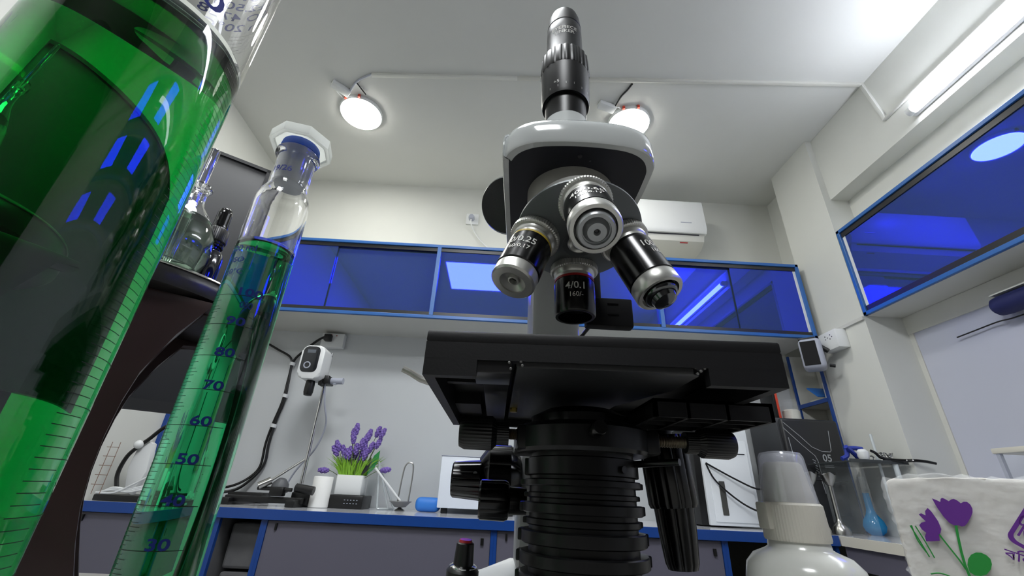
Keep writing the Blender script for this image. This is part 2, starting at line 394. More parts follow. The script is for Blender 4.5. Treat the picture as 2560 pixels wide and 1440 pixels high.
mk('cable', tube(nb(), [(-1.48,yb,.75), (-1.40,yb,.735), (-1.30,yb,.69), (-1.22,yb,.65), (-1.20,yb,.60), (-1.196,yb,.5), (-1.195,yb,.4), (-1.213,yb,.28), (-1.222,yb,.18), (-1.218,yb,.07), (-1.25,yb-.02,.01), (-1.31,yb-.05,-.03), (-1.40,yb-.06,-.042)], .006), blackp, t)
for x, z in ((-1.197,.61), (-1.189,.43), (-1.207,.27)):
    mk('cable_tie', rod(nb(), (x,yb,z-.009), (x+.002,yb,z+.009), .0155, n=12), whitep, t)

# ================================================================== COUNTER AND LOWER CABINETS
ZT = -.098
t = thing('worktop', (-.1, 1.9, ZT), 'long pale grey worktop with a blue front edge along the back wall', 'worktop')
mk('slab', box(nb(), LX+.001, 1.385, 1.905, BY-.009, ZT-.034, ZT), topm, t, 0)
mk('front_edge', box(nb(), LX+.001, 1.372, 1.897, 1.905, ZT-.036, ZT+.0005, .001), bluec, t, 0)
t = thing('worktop', (1.65, 1.2, ZT), 'short pale worktop with a cream edge and lavender apron along the right wall', 'worktop')
prism(b := nb(), [(1.386,1.9), (1.386,BY-.01), (1.69,BY-.01), (1.69,2.16), (1.719,2.16), (1.719,1.829), (1.907,1.829), (1.907,.7), (1.30,.7)], (0,0,ZT-.03), (1,0,0), (0,1,0), (0,0,1), .03)
mk('slab', b, topm, t, 0)
prism(b := nb(), [(1.375,1.896), (1.386,1.9), (1.30,.7), (1.289,.7)], (0,0,ZT-.034), (1,0,0), (0,1,0), (0,0,1), .034)
mk('edge_strip', b, creamm, t, 0)
prism(b := nb(), [(1.386,1.896), (1.40,1.896), (1.32,.7), (1.306,.7)], (0,0,ZT-.11), (1,0,0), (0,1,0), (0,0,1), .076)
mk('apron', b, lavm, t, 0)
mk('pedestal', box(nb(), 1.45, 1.70, .75, 1.80, FZ+.001, ZT-.031), M('grey_fill', (120,116,128), .7), t, 0)
UZ = ZT-.0345
def lower(x0, x1, label, style):
    t = thing('base_cabinet', ((x0+x1)/2, 1.925, FZ), label, 'cabinet', 'base cabinets under the worktop')
    b = nb(); box(b, x0, x0+.012, 1.93, BY-.01, FZ+.001, UZ); box(b, x1-.012, x1, 1.93, BY-.01, FZ+.001, UZ); box(b, x0, x1, BY-.03, BY-.01, FZ+.001, UZ); box(b, x0, x1, 1.93, BY-.01, FZ+.001, FZ+.04)
    mk('carcass', b, {'door': lavm, 'dark': darkm, 'olive': olivem}[style], t, 0)
    for xa in (x0, x1-.012): mk('edge_upright', box(nb(), xa, xa+.012, 1.912, 1.93, FZ+.001, UZ), bluec, t, 0)
    if style == 'door':
        mk('door', box(nb(), x0+.0125, x1-.0125, 1.916, 1.93, FZ+.06, UZ-.004, .002), lavm, t, 0)
        mk('latch', box(nb(), x1-.05, x1-.038, 1.908, 1.916, UZ-.055, UZ-.03, .001), blackp, t, 0)
        mk('hinge', box(nb(), x0+.045, x0+.053, 1.908, 1.916, UZ-.035, UZ-.012, .001), blackp, t, 0)
    elif style == 'dark':
        for k in range(4):
            mk('storage_crate', box(nb(), x0+.03, x1-.03, 1.98, 2.3, FZ+.045+k*.165, FZ+.2+k*.165, .01), darkm, t, 0)
lower(LX+.002, -1.0702, 'lavender base cabinet at the left end of the back worktop', 'door')
lower(-1.07, -.8872, 'narrow open base cabinet with dark crates, behind the small green cylinder', 'dark')
lower(-.887, .0048, 'lavender base cabinet left of the microscope under the back worktop', 'door')
lower(.005, .9158, 'lavender base cabinet behind the microscope under the back worktop', 'door')
lower(.916, 1.372, 'open grey base cabinet at the right end of the back worktop, behind the spray bottle', 'olive')

# shelf unit in the right back corner
t = thing('shelf_unit', (1.70, 2.28, ZT), 'narrow white open shelf unit with blue edges in the right back corner', 'shelf')
b = nb(); box(b, 1.705, 1.858, 2.395, 2.41, ZT, .80); box(b, 1.705, 1.858, 2.168, 2.18, ZT, .80); box(b, 1.845, 1.858, 2.18, 2.395, ZT, .80)
mk('carcass', b, lamin, t, 0)
for ya in (2.396, 2.160): mk('edge_upright', box(nb(), 1.695, 1.705, ya, ya+.013, ZT, .80), bluec, t, 0)
for z in (.515, .215):
    s = mk('shelf_board', box(nb(), 1.7055, 1.845, 2.18, 2.395, z-.018, z), lamin, t, 0)
    mk('shelf_edge', box(nb(), 1.695, 1.7055, 2.175, 2.393, z-.019, z+.001), bluec, s, 0)
b = nb(); box(b, 1.72, 1.80, 2.25, 2.37, .5155, .523); box(b, 1.725, 1.79, 2.24, 2.34, .5235, .531)
tag(mk('paper_stack', b, M('paper', (214,208,190), .8)), 'papers lying flat on the upper shelf of the corner shelf unit', 'paper')
tag(mk('blue_folder', box(nb(), -.05,.05,-.004,.004,0,.09, .001, Matrix.Translation((1.75,2.24,.536)) @ Matrix.Rotation(radians(-50),4,'X')), bluegl), 'blue folder leaning over the papers on the upper corner shelf', 'folder')
tag(mk('paper_roll', rod(nb(), (1.73,2.20,.516), (1.73,2.20,.60), .016, n=20), whitep), 'small white roll standing at the near end of the upper corner shelf', 'roll')
tag(mk('carton', box(nb(), 1.72,1.79,2.20,2.27,.2155,.30,.002), M('pale_card',(214,214,210),.7)), 'pale carton on the lower shelf of the corner shelf unit', 'carton')
tag(mk('carton', box(nb(), 1.712,1.80,2.19,2.29,ZT,.02,.002), M('cream_card',(226,222,206),.7)), 'cream carton at the foot of the corner shelf unit', 'carton')

# ================================================================== DESK
DZ = -.1
t = thing('desk', (0, .1, FZ), 'pale laminate desk carrying the microscope and the glass cylinders', 'desk')
mk('desk_top', box(nb(), -1.35, 1.1, -.7, .58, DZ-.028, DZ, .003), deskm, t, 0)
for x, y in ((-1.3,-.65), (1.02,-.65), (-1.3,.5), (1.02,.5)):
    mk('leg', box(nb(), x, x+.04, y, y+.04, FZ+.001, DZ-.0285, .003), greyp, t, 0)

# ================================================================== MICROSCOPE
MX, MY = .0425, .235
ms = thing('microscope', (MX, MY+.03, DZ), 'black and white laboratory microscope with four objectives in the middle of the photo', 'microscope')
Z = Vector((0,0,1))
# base
prism(b := nb(), [(-.042,DZ), (-.042,-.068), (-.032,-.0605), (.0165,-.0490), (.0200,-.0455), (.075,-.0455), (.108,-.053), (.118,-.060), (.118,DZ)], (0,.285,0), (1,0,0), (0,0,1), (0,1,0), .11, .003)
box(b, -.03, .112, .15, .2849, DZ, -.065, .006)
mk('base', b, scopew2, ms)
lathe(b := nb(), [(0,0), (.024,0), (.022,.012), (.016,.016), (0,.016)], (MX,MY,-.0648)); mk('field_lens', b, blk, ms)
p = Vector((-.0165,.297,-.0455)); ka = Vector((.04,-.1,1)).normalized()
kn = mk('brightness_knob', lathe(nb(), [(0,-.014), (.0095,-.014), (.0095,0), (.0095,.0035), (.0078,.0055), (.0060,.0060), (.0052,.0175), (.0040,.0182), (0,.0182)], p, ka, 32), blackp, ms)
mk('knob_ring', lathe(nb(), [(0,.0050), (.0080,.0050), (.0080,.0058), (.0066,.0066), (0,.0066)], p, ka, 32), chrome, kn)
mk('knob_cap', lathe(nb(), [(0,.0180), (.0042,.0180), (.0036,.0194), (0,.0194)], p, ka, 24), redm, kn)['label'] = 'red cap'
# arm
b = nb(); box(b, .0215, .0612, .318, .372, -.050, .225, .006); box(b, .016, .068, .312, .372, -.048, .026, .005)
mk('arm', b, scopew2, ms)
# head: plate outline (plan)
def headpoly(g=0):
    P = [(-.0030,.215), (-.0015,.2035), (.004,.1955), (.014,.1905), (.028,.1885), (.0415,.1880), (.055,.1885), (.069,.1905), (.079,.1955), (.0845,.2035), (.0862,.215), (.0858,.25), (.079,.335), (.070,.372), (.013,.372), (.0045,.335)]
    c = Vector((.0415,.27)); out = []
    PP_ = [Vector((x,y,0)) for x, y in P]; n = len(PP_); Q = []
    for i in range(n):
        p0, p1, p2, p3 = PP_[i-1], PP_[i], PP_[(i+1)%n], PP_[(i+2)%n]
        for j in range(5):
            t = j/5; v = .5*((2*p1)+(p2-p0)*t+(2*p0-5*p1+4*p2-p3)*t*t+(3*p1-p0-3*p2+p3)*t**3); Q.append((v.x,v.y))
    for x, y in Q:
        d = Vector((x,y))-c; d2 = Vector((d.x*(1+g/.044), d.y*(1+g/.082))); out.append((c.x+d2.x, c.y+d2.y))
    return out
bm = nb(); rings = []
for g, z in ((.0,.1865), (.0028,.1865), (.0034,.188), (.0034,.199), (.0026,.2035), (.0005,.2065), (-.003,.2085), (-.014,.2125), (-.03,.215)):
    rings.append([bm.verts.new((x,y,z)) for x, y in headpoly(g)])
for A, B in zip(rings, rings[1:]):
    for i in range(len(A)): bm.faces.new((A[i], A[(i+1)%len(A)], B[(i+1)%len(A)], B[i]))
bm.faces.new(rings[-1]); bm.faces.new(rings[0][::-1])
hd = mk('head', bm, scopew, ms, 50)
mk('head_plate', prism(nb(), headpoly(-.0008), (0,0,.1862), (1,0,0), (0,1,0), (0,0,1), .0008), navy, ms)
b = nb(); lathe(b, [(0,0), (.0013,0), (.0013,-.0010), (0,-.0010)], (.0405,.196,.1862), n=16); lathe(b, [(0,0), (.0006,0), (.0006,-.0004), (0,-.0004)], (.0475,.2,.1862), n=12)
mk('plate_screw', b, M('screw_dark',(90,90,92),.35,.7), ms)
# neck + eyepiece tube
EXC = (.0385, .235)
mk('neck', lathe(nb(), [(0,.205), (.027,.205), (.0215,.216), (.0185,.234), (.0165,.250), (0,.250)], (*EXC,0)), scopew, ms, 60)
mk('inner_tube', lathe(nb(), [(0,.248), (.0158,.248), (.0158,.274), (0,.274)], (*EXC,0)), blk, ms)
mk('diopter_sleeve', lathe(nb(), [(.0160,.2705), (.0180,.2695), (.0186,.2725), (.0193,.300), (.0193,.3015), (.0155,.3015), (.0155,.2705), (.0160,.2705)], (*EXC,0), n=64), M('sleeve_black',(16,16,18),.4,sp=.4), ms)
mk('knurled_ring', lathe(nb(), [(0,.3015), (.0192,.3015), (.0196,.3035), (.0188,.3205), (.0178,.3225), (0,.3225)], (*EXC,0), n=160, mod=lambda t, r, h: r*(1+.016*math.tanh(3*sin(22*t)))), M('knurl_black',(14,14,15),.4,sp=.4), ms, 30)
mk('eyepiece_tube', lathe(nb(), [(0,.322), (.0158,.322), (.0158,.3245), (.0150,.327), (.0148,.350), (.0146,.360), (.0143,.3605), (.0143,.3612), (.0146,.3617), (.0135,.373), (.0118,.3795), (.0100,.3805), (0,.3805)], (*EXC,0), n=64), M('eyepiece_satin',(24,25,27),.42,.15), ms)
b = nb(); dv = Vector((-.15,-1,0)).normalized()
textcyl(b, 'EYEPIECE', .0052, (*EXC,0), Z, dv, .01505, .3475, 1.05, .00006); textcyl(b, 'LINKER', .0050, (*EXC,0), Z, dv, .01505, .3425, 1.05, .00006)
mk('lettering', b, paintw, ms, 0)
b = nb(); textcyl(b, '+5', .0044, (*EXC,0), Z, (-.55,-1,0), .0192, .279, 1)
for th in (-.8,-.45,-.12,.2,.55,.9): arccyl(b, (*EXC,0), Z, (0,-1,0), .01895, .2745 if th < -.4 or th > .5 else .2765, th, th+.012, .0022)
mk('scale_marks', b, paintw, ms, 0)
# binocular discs behind the head
for c, ax in (((-.002,.325,.2425), (-.25,-.75,-.55)), ((.083,.325,.2425), (.25,-.75,-.55))):
    u, v, a = basis(ax)
    mk('prism_housing', lathe(nb(), [(0,-.016), (.026,-.016), (.0275,-.012), (.0278,-.004), (.0262,0), (0,.0005)], c, ax, 64), M('housing_black',(14,15,18),.25), ms)
# turret
C = Vector((.0413,.2105,.1364)); AX = Vector((-.0088,-.3052,-.9522)).normalized()
mk('turret_mount', lathe(nb(), [(0,.1862), (.0292,.1862), (.0292,.180), (.0285,.1775), (.0280,.158), (.022,.140), (0,.140)], (.0405,.2345,0), n=64), satind, ms)
mk('turret_collar', lathe(nb(), [(0,-.022), (.0285,-.022), (.0310,-.0105), (.0310,-.0062), (0,-.0062)], C, AX, 64), satin, ms)
tur = mk('turret', lathe(nb(), [(0,-.0064), (.0355,-.0064), (.0366,-.0058), (.0366,-.0044), (.0355,-.0034), (.010,.0048), (.0095,.0046), (0,.0046)], C, AX, 96), turm, ms, 30)
mk('turret_screw', lathe(nb(), [(0,.004), (.0070,.004), (.0070,.0052), (.0058,.0062), (.0048,.0052), (.0040,.0050), (0,.0046)], C, AX, 32), satin, tur)
mk('screw_slot', prism(nb(), rrect(.008, .0012, .0004, 2), C+AX*.0047, basis(AX)[0], basis(AX)[1], AX, .0005), trackm, tur)
e1 = AX.cross(Vector((1,0,0))).normalized(); e2 = AX.cross(e1); be = .312; de = 3.1754
def obj_dir(i):
    ph = de-i*pi/2; rad = e1*cos(ph)+e2*sin(ph); return C+rad*.0254, (AX*cos(be)+rad*sin(be)).normalized()
def kn_mod(t, r, h): return r*(1+.012*sin(60*t))
def objective(i, L, name, ring, l1, l2, tip, textdir, scale=1.0):
    B, o = obj_dir(i)
    P = lambda h: h
    ob = mk('objective', lathe(nb(), [(0,.0), (.0145,.0), (.0145,.0022), (.0128,.0028), (.0124,.0058), (.0118,.0066), (.0118,.0088), (0,.0088)], B, o, 64), satin, ms)
    ob['label'] = name
    mk('knurled_collar', lathe(nb(), [(.0120,-.001), (.0142,-.001), (.0146,.0002), (.0146,.0030), (.0138,.0036), (.0120,.0036), (.0120,-.001)], B, o, 240, mod=kn_mod), satin, ob, 20)
    if ring: mk('colour_ring', lathe(nb(), [(.0116,.0088), (.01205,.0086), (.01205,.0100), (.0116,.0100), (.0116,.0088)], B, o, 64), ring, ob)
    if tip == 'open':
        mk('barrel', lathe(nb(), [(0,.0086), (.0117,.0086), (.0117,.0112), (.0123,.0114), (.0123,L-.001), (.0117,L), (.0100,L), (.0096,L-.006), (.0050,L-.010), (0,L-.010)], B, o, 64), blkh, ob)
        mk('front_lens', lathe(nb(), [(0,L-.0097), (.0035,L-.0097), (.002,L-.0090), (0,L-.0088)], B, o, 32), M('lens_glass',(20,22,40),.05), ob)
    elif tip == 'flat':
        mk('barrel', lathe(nb(), [(0,.0086), (.0118,.0086), (.0119,.0105), (.0125,.0112), (.0125,L-.0085), (.0120,L-.0080), (0,L-.0080)], B, o, 64), blkh, ob)
        mk('front_ring', lathe(nb(), [(0,L-.0078), (.0119,L-.0078), (.0122,L-.0070), (.0122,L-.0010), (.0112,L), (.0072,L), (.0071,L-.0009), (.0032,L-.0030), (.0030,L-.0015), (.0022,L-.0013), (.0018,L-.0042), (0,L-.0042)], B, o, 64), satin, ob)
        mk('front_lens', lathe(nb(), [(0,L-.0038), (.0018,L-.0038), (0,L-.0034)], B, o, 24), blackg, ob)
    else:
        mk('barrel', lathe(nb(), [(0,.0086), (.0118,.0086), (.0120,.0105), (.0127,.0112), (.0127,L-.0130), (.0120,L-.0125), (0,L-.0125)], B, o, 64), blkh, ob)
        mk('front_ring', lathe(nb(), [(0,L-.0123), (.0123,L-.0123), (.0127,L-.0115), (.0127,L-.0050), (.0120,L-.0040), (.0102,L-.0040), (.0101,L-.0082), (0,L-.0082)], B, o, 64), satin, ob)
        if tip == 'forty':
            mk('front_lens_mount', lathe(nb(), [(0,L-.0080), (.0090,L-.0080), (.0090,L-.0022), (.0084,L-.0012), (.0068,L-.0012), (.0067,L-.0030), (.0062,L-.0030), (.0046,L-.0008), (.0044,L+.0002), (.0016,L+.0002), (.0011,L-.0014), (0,L-.0014)], B, o, 64), M('nose_steel',(165,168,170),.3,.6,noise=.1,scale=500), ob)
            mk('shadow_gap', lathe(nb(), [(.0090,L-.0079), (.0101,L-.0079), (.0101,L-.0074), (.0090,L-.0074), (.0090,L-.0079)], B, o, 48), blackg, ob)
        else:
            mk('front_lens_mount', lathe(nb(), [(0,L-.0060), (.0088,L-.0060), (.0088,L-.0030), (.0080,L-.0018), (.0072,L-.0014), (.0068,L-.0018), (.0060,L+.0012), (.0030,L+.0030), (.0008,L+.0034), (0,L+.0030)], B, o, 64), M('dark_steel',(110,112,114),.18,1), ob)
        mk('front_lens', lathe(nb(), [(0,L-.0013), (.0011,L-.0013) , (0,L-.0008)] if tip == 'forty' else [(0,L+.0030), (.0008,L+.0034), (0,L+.0038)], B, o, 24), blackg, ob)
    b = nb(); R = {'open': .01245, 'flat': .01265}.get(tip, .01285)
    hm = (.0185 if tip != 'open' else .0170)
    textcyl(b, l1, .0064, B, -o, textdir, R, -hm, 1, .00008); textcyl(b, l2, .0042, B, -o, textdir, R, -hm-.0058, 1, .00004)
    mk('lettering', b, paintw, ob, 0)
def perp(i, d):
    B, o = obj_dir(i); d = Vector(d); return (d-o*d.dot(o)).normalized()
objective(0, .0327, '4x objective, short black barrel with a red ring', redm, '4/0.1', '160/-', 'open', perp(0,(-.1,-1,-.1)))
objective(1, .0407, '10x objective with a yellow ring and flat silver face', yelm, '10/0.25', '160/0.17', 'flat', perp(1,(-.42,-1,.1)))
objective(2, .0455, '40x objective pointing at the viewer', None, '40/0.65', '160/0.17', 'forty', perp(2,(-.25,-.6,.8)))
objective(3, .0489, '100x objective, longest barrel with a conical dark tip', None, '100/1.25', '160/0.17', 'hundred', perp(3,(.95,-1,.25)))
# stage (measured plan, slightly turned)
SA = radians(-3.0); SO = Vector((-.0315,.1685,0)); su = Vector((cos(SA),sin(SA),0)); sv = Vector((.0,1,0))
def S(a, bb, z): p = SO+su*a+sv*bb; return (p.x, p.y, z)
def sprism(bm, a0, a1, b0, b1, z0, z1, bev=0):
    return prism(bm, [(a0,b0), (a1,b0), (a1,b1), (a0,b1)], SO+Vector((0,0,z0)), su, sv, Z, z1-z0, bev)
bm = nb(); SW, SD = .1435, .1415
sprism(bm, 0, SW, 0, SD, .0545, .0600, .0012)
sprism(bm, 0, SW, 0, .0045, .0478, .0550); sprism(bm, 0, .0215, 0, .0045, .0410, .0480); sprism(bm, .1135, SW, 0, .0045, .0410, .0480)
sprism(bm, 0, .0045, .0045, SD, .0410, .0550); sprism(bm, SW-.0045, SW, .0045, SD, .0410, .0550); sprism(bm, .0045, SW-.0045, SD-.004, SD, .0410, .0550)
sprism(bm, .0045, .02, .045, .05, .049, .0545); sprism(bm, .0045, .02, .095, .1375, .0475, .0545)
mk('stage', bm, stagem, ms, 30)
b = nb(); prism(b, [(.0375,.0012), (.1080,.0012), (.1118,.005), (.1118,.03), (.094,.075), (.094,.135), (.0375,.135)], SO+Vector((0,0,.0455)), su, sv, Z, .0085, .0006)
mk('stage_carrier', b, M('stage_lower_paint',(20,21,23),.45,bump=.3,scale=700,bd=.0002), ms, 30)
b = nb(); sprism(b, .0205, .0355, .0012, .022, .0430, .0543, .0004); sprism(b, .0235, .0352, .022, .135, .0445, .0540, .0004)
mk('stage_slide', b, M('stage_slide_paint',(16,16,18),.35,noise=.1), ms, 30)
b = nb()
for a, bb in ((.030,.0), (.0315,.004)): pass
for a, bb, z in ((.0345,-.0004,.0472), (.0352,-.0004,.0447), (.0392,-.0003,.0478), (.0398,-.0003,.0462), (.1088,0,.0482), (.1122,-.0002,.0478), (.1106,-.0003,.0466), (.1092,-.0002,.0455)):
    lathe(b, [(0,-.0006), (.00055,-.0006), (.00055,.0002), (0,.0004)], S(a,bb+.0006,z), (0,-1,0), 12)
mk('stage_ball_bearing', b, M('bearing_steel',(110,110,108),.4,.6), ms)
b = nb()
for a, bb in ((.0400,.092), (.126-.0,.102)): lathe(b, [(0,-.0024), (.0022,-.0024), (.0022,.0012), (0,.0012)], S(a if a < .1 else .088,bb,.0455), Z, 6)
mk('brass_screw', b, brass, ms, 0)
b = nb(); tube(b, [(-.0655,.28,.0712), (-.060,.281,.0690), (-.048,.283,.0640), (-.02,.285,.0625)], .0022, 10, 3)
mk('slide_clip', b, steel, ms)
# mechanical drive plate under the right of the stage
b = nb(); X0, X1, Y0, Y1, za, zb = .070, .1250, .1945, .236, .0338, .0420
box(b, X0, X1, Y0, Y0+.0018, za, zb); box(b, X0, X1, Y1-.0018, Y1, za, zb); box(b, X1-.0018, X1, Y0, Y1, za, zb); box(b, X0, X0+.0018, Y0, Y1, za, zb)
box(b, X0, X1, Y0, Y1, zb-.0015, zb)
for x in (.085, .103): box(b, x, x+.0015, Y0, Y1, za, zb)
for y in (.2075, .221): box(b, X0, X1, y, y+.0012, za+.0004, zb)
mk('drive_plate', b, stagem, ms, 0)
# coaxial drive knobs hanging on the right
def flute(n, d, off=0): return lambda t, r, h: r*(1-d*max(0, cos(n*t+off))**4)
p0 = Vector((.0970,.262,.0300)); p1 = Vector((.0998,.262,-.0035)); p2 = Vector((.1012,.262,-.0325)); ka = (p1-p0)
mk('stage_drive_knob', lathe(nb(), [(0,-.004), (.0125,-.004), (.0136,0), (.0133,ka.length-.002), (.0125,ka.length), (0,ka.length)], p0, ka, 96, mod=flute(12,.06)), blkh, ms, 30)
ka = (p2-p1)
mk('stage_drive_knob', lathe(nb(), [(0,0), (.0108,0), (.0100,.012), (.0087,ka.length-.003), (.0075,ka.length), (0,ka.length)], p1, ka, 96, mod=flute(10,.06)), blkh, ms, 30)
mk('drive_shaft', rod(nb(), p0+Vector((-.001,0,.0)), p0+Vector((-.001,0,.0095)), .007), blk, ms)
# substage holder
b = nb()
lathe(b, [(0,.0188), (.0330,.0188), (.0345,.0205), (.0345,.0300), (.031,.0325), (0,.0325)], (.0435,MY,0), n=64)
box(b, .0095, .080, MY-.017, MY+.03, .0195, .0310, .0015); box(b, .03, .06, .25, .318, .0185, .0305, .001)
mk('condenser_holder', b, blk, ms, 30)
lathe(b := nb(), [(0,.032), (.026,.032), (.026,.037), (.018,.041), (0,.041)], (.0435,MY,0), n=48); mk('condenser_top_lens', b, blkh, ms)
def screwx(x0, x1, xr0, xr1, xt0, xt1, y, z, R, r2):
    s = mk('centring_screw', lathe(nb(), [(0,0), (R*.86,0), (R,abs(x1-x0)*.14), (R,abs(x1-x0)*.86), (r2,abs(x1-x0)), (r2,abs(xr1-x0)), (0,abs(xr1-x0))], (x0,y,z), (1 if x1 > x0 else -1,0,0), 96, mod=lambda t, r, h: r*(1+.02*sin(30*t)) if h > .002 else r), blackp, ms, 30)
    L = abs(xt1-xt0); pr = [(0,0)]; n = 14
    for i in range(n): pr += [(.0030,L*(i+.1)/n), (.0024,L*(i+.6)/n)]
    pr += [(0,L)]
    mk('threaded_rod', lathe(nb(), pr, (min(xt0,xt1),y,z), (1,0,0), 20), M('thread_steel',(150,140,122),.35,.9), s, 20)
screwx(-.0195, -.0005, -.0005, .0055, .0045, .0140, MY-.006, .0272, .0083, .0056)
screwx(.1212, .1025, .1025, .0965, .0975, .0795, MY-.006, .0272, .0071, .0053)
s = mk('centring_screw', lathe(nb(), [(0,0), (.0030,0), (.0033,.0006), (.0033,.007), (0,.007)], (.0443,.1905,.0275), (-.1,1,-.15), 32), blkh, ms)
# condenser body: stacked rings
CX = .0436
b = nb(); lathe(b, [(0,-.060), (.0262,-.060), (.0262,.0195), (0,.0195)], (CX,MY,0), n=64); mk('condenser_body', b, blk, ms)
for z0, z1, r in ((.0085,.0170,.0272), (.0038,.0070,.0290), (-.0015,.0012,.0270), (-.0078,-.0032,.0292), (-.0130,-.0098,.0275), (-.0205,-.0148,.0298), (-.0290,-.0238,.0304), (-.0365,-.0320,.0306), (-.0450,-.040,.0306)):
    lathe(b := nb(), [(.020,z0), (r-.0006,z0), (r,z0+.0005), (r,z1-.0005), (r-.0006,z1), (.020,z1), (.020,z0)], (CX,MY,0), n=72)
    for s_ in (pi*.93, pi*.02):
        q = Matrix.Translation((CX,MY,0)) @ Matrix.Rotation(s_, 4, 'Z')
        box(b, .018, r+.0016, -.004, .004, z0+.0002, z1-.0002, .0006, q)
    mk('condenser_ring', b, blk, ms, 30)
b = nb(); rod(b, (.066,.222,.0150), (.083,.205,.0158), .0016); rod(b, (.058,.213,.0118), (.0592,.2105,.0118), .0016); mk('diaphragm_lever', b, blkh, ms)
# focus knobs on the left
def knobx(name, x0, x1, y, z, R0, R1, n, d=.05, m=None):
    L = abs(x1-x0)
    return mk(name, lathe(nb(), [(0,0), (R0*.9,0), (R0,L*.06), (R1,L*.97), (R1*.97,L), (0,L)], (x0,y,z), (1,0,0), 120, mod=flute(n,d)), m or blkh, ms, 30)
knobx('fine_focus_knob', -.0292, -.0100, .315, .0068, .0112, .0125, 18)
b = nb(); lathe(b, [(0,0), (.0125,0), (.0200,.0055), (.0212,.0070), (.0212,.0215), (.0190,.0245), (.014,.0285), (0,.0285)], (-.0115,.322,.0092), (1,0,0), 120, mod=lambda t, r, h: r*(1-.05*max(0,cos(9*t))**6) if h > .0045 else r)
mk('coarse_focus_knob', b, blkh, ms, 30)
lathe(b := nb(), [(0,0), (.0095,0), (.0105,.001), (.0108,.0145), (.0098,.0165), (.0075,.0175), (.0070,.027), (0,.027)], (-.0088,.272,-.0040), (1,0,0), 120, mod=lambda t, r, h: r*(1-.05*max(0,cos(12*t))**4) if .0005 < h < .016 else r)
mk('stop_knob', b, blkh, ms, 30)
mk('index_hole', rod(nb(), (-.0135,.3035,.0105), (-.0135,.3045,.0108), .0014), blackg, ms)
knobx('coarse_focus_knob', .062, .082, .335, .0065, .0172, .0165, 9)
# black socket box on a stem behind the objectives
b = nb(); box(b, .0735, .1165, .352, .364, .1375, .1655, .002)
sk = mk('power_socket_box', b, M('socket_black',(12,12,13),.6,sp=.15), ms, 30)
b = nb()
for x, z in ((.098,.1590), (.098,.1485)): box(b, x-.0050, x+.0050, .3512, .3519, z-.0006, z+.0006)
mk('socket_slot', b, blackg, sk, 0)
b = nb(); box(b, .0815, .0885, .354, .366, .1655, .205, .001); box(b, .060, .0885, .356, .366, .195, .205, .001); mk('socket_stem', b, blackp, ms, 0)
mk('black_cord', tube(nb(), [(.078,.366,.140), (.0745,.372,.136), (.0700,.374,.128), (.069,.374,.10), (.07,.374,.02), (.07,.376,-.035), (.071,.38,DZ+.003)], .0017), blackp, ms)

# ================================================================== GLASS CYLINDERS
def shell(bm, outer, inner, c, n=96, mod=None):
    """closed glass wall: outer profile bottom->top, inner profile top->bottom"""
    lathe(bm, [(0,outer[0][1])]+outer+inner+[(0,inner[-1][1])], c, n=n, mod=mod); return bm
# large
CB = (-.130,.1026,0); dB = Vector((.130,-.1026,0)).normalized()
t = thing('measuring_cylinder', (CB[0],CB[1],DZ), 'large glass measuring cylinder filled with dark green liquid at the left edge', 'measuring cylinder')
mk('glass_body', shell(nb(), [(.042,DZ+.0005), (.043,DZ+.004), (.035,DZ+.010), (.0275,DZ+.016), (.0275,.262), (.0285,.268), (.0300,.271)], [(.0292,.2725), (.0272,.270), (.0255,.262), (.0255,DZ+.020), (.020,DZ+.0185)], CB), M('clear_glass_big', (255,255,255), 0, tr=1, ior=1.41), t)
lathe(b := nb(), [(0,DZ+.0183), (.0200,DZ+.0183), (.02557,DZ+.0198), (.02557,.1392), (.0250,.1376), (.0235,.1368), (0,.1366)], CB, n=96); mk('green_liquid', b, liqb, t)
b = nb(); far = -dB
def bigtext(s, z, size, ang, w=1.15):
    d = Matrix.Rotation(radians(ang), 3, 'Z') @ Vector((0,1,0)); textcyl(b, s, size, CB, Z, d, .0276, z, w, .00008)
for s, z, sz in (('500:5.0', .2085,.0100), ('A:\u00b12.50 ml', .1998,.0072), ('ISO 4788', .1922,.0072), ('In 20\u00b0C', .1850,.0072)): bigtext(s, z, sz, 3, 1.3)
textcyl(b, '500', .012, CB, Z, Matrix.Rotation(radians(50),3,'Z') @ Vector((0,-1,0)), .0276, .1465, 1.3, .00015)
mk('blue_lettering', b, paintb, t, 0)
b = nb()
for k in range(0, 30):
    z = .1790-k*.00242*1.0
    if z < -.07: break
    L = (.95, .30, .30, .30, .30, .5)[k % 10 if k % 10 < 5 else (5 if k % 10 == 5 else 1)]
    arccyl(b, CB, Z, Vector((0,1,0)), .0276, z, .05, .05-L, .00022)
for k in range(0, 90):
    z = DZ+.03+k*.00242
    if z > .1375: break
    arccyl(b, CB, Z, Matrix.Rotation(radians(95),3,'Z') @ Vector((0,-1,0)), .0276, z, 0, (.75 if k % 5 == 0 else .35), .0002)
mk('scale_ticks', b, paintk, t, 0)
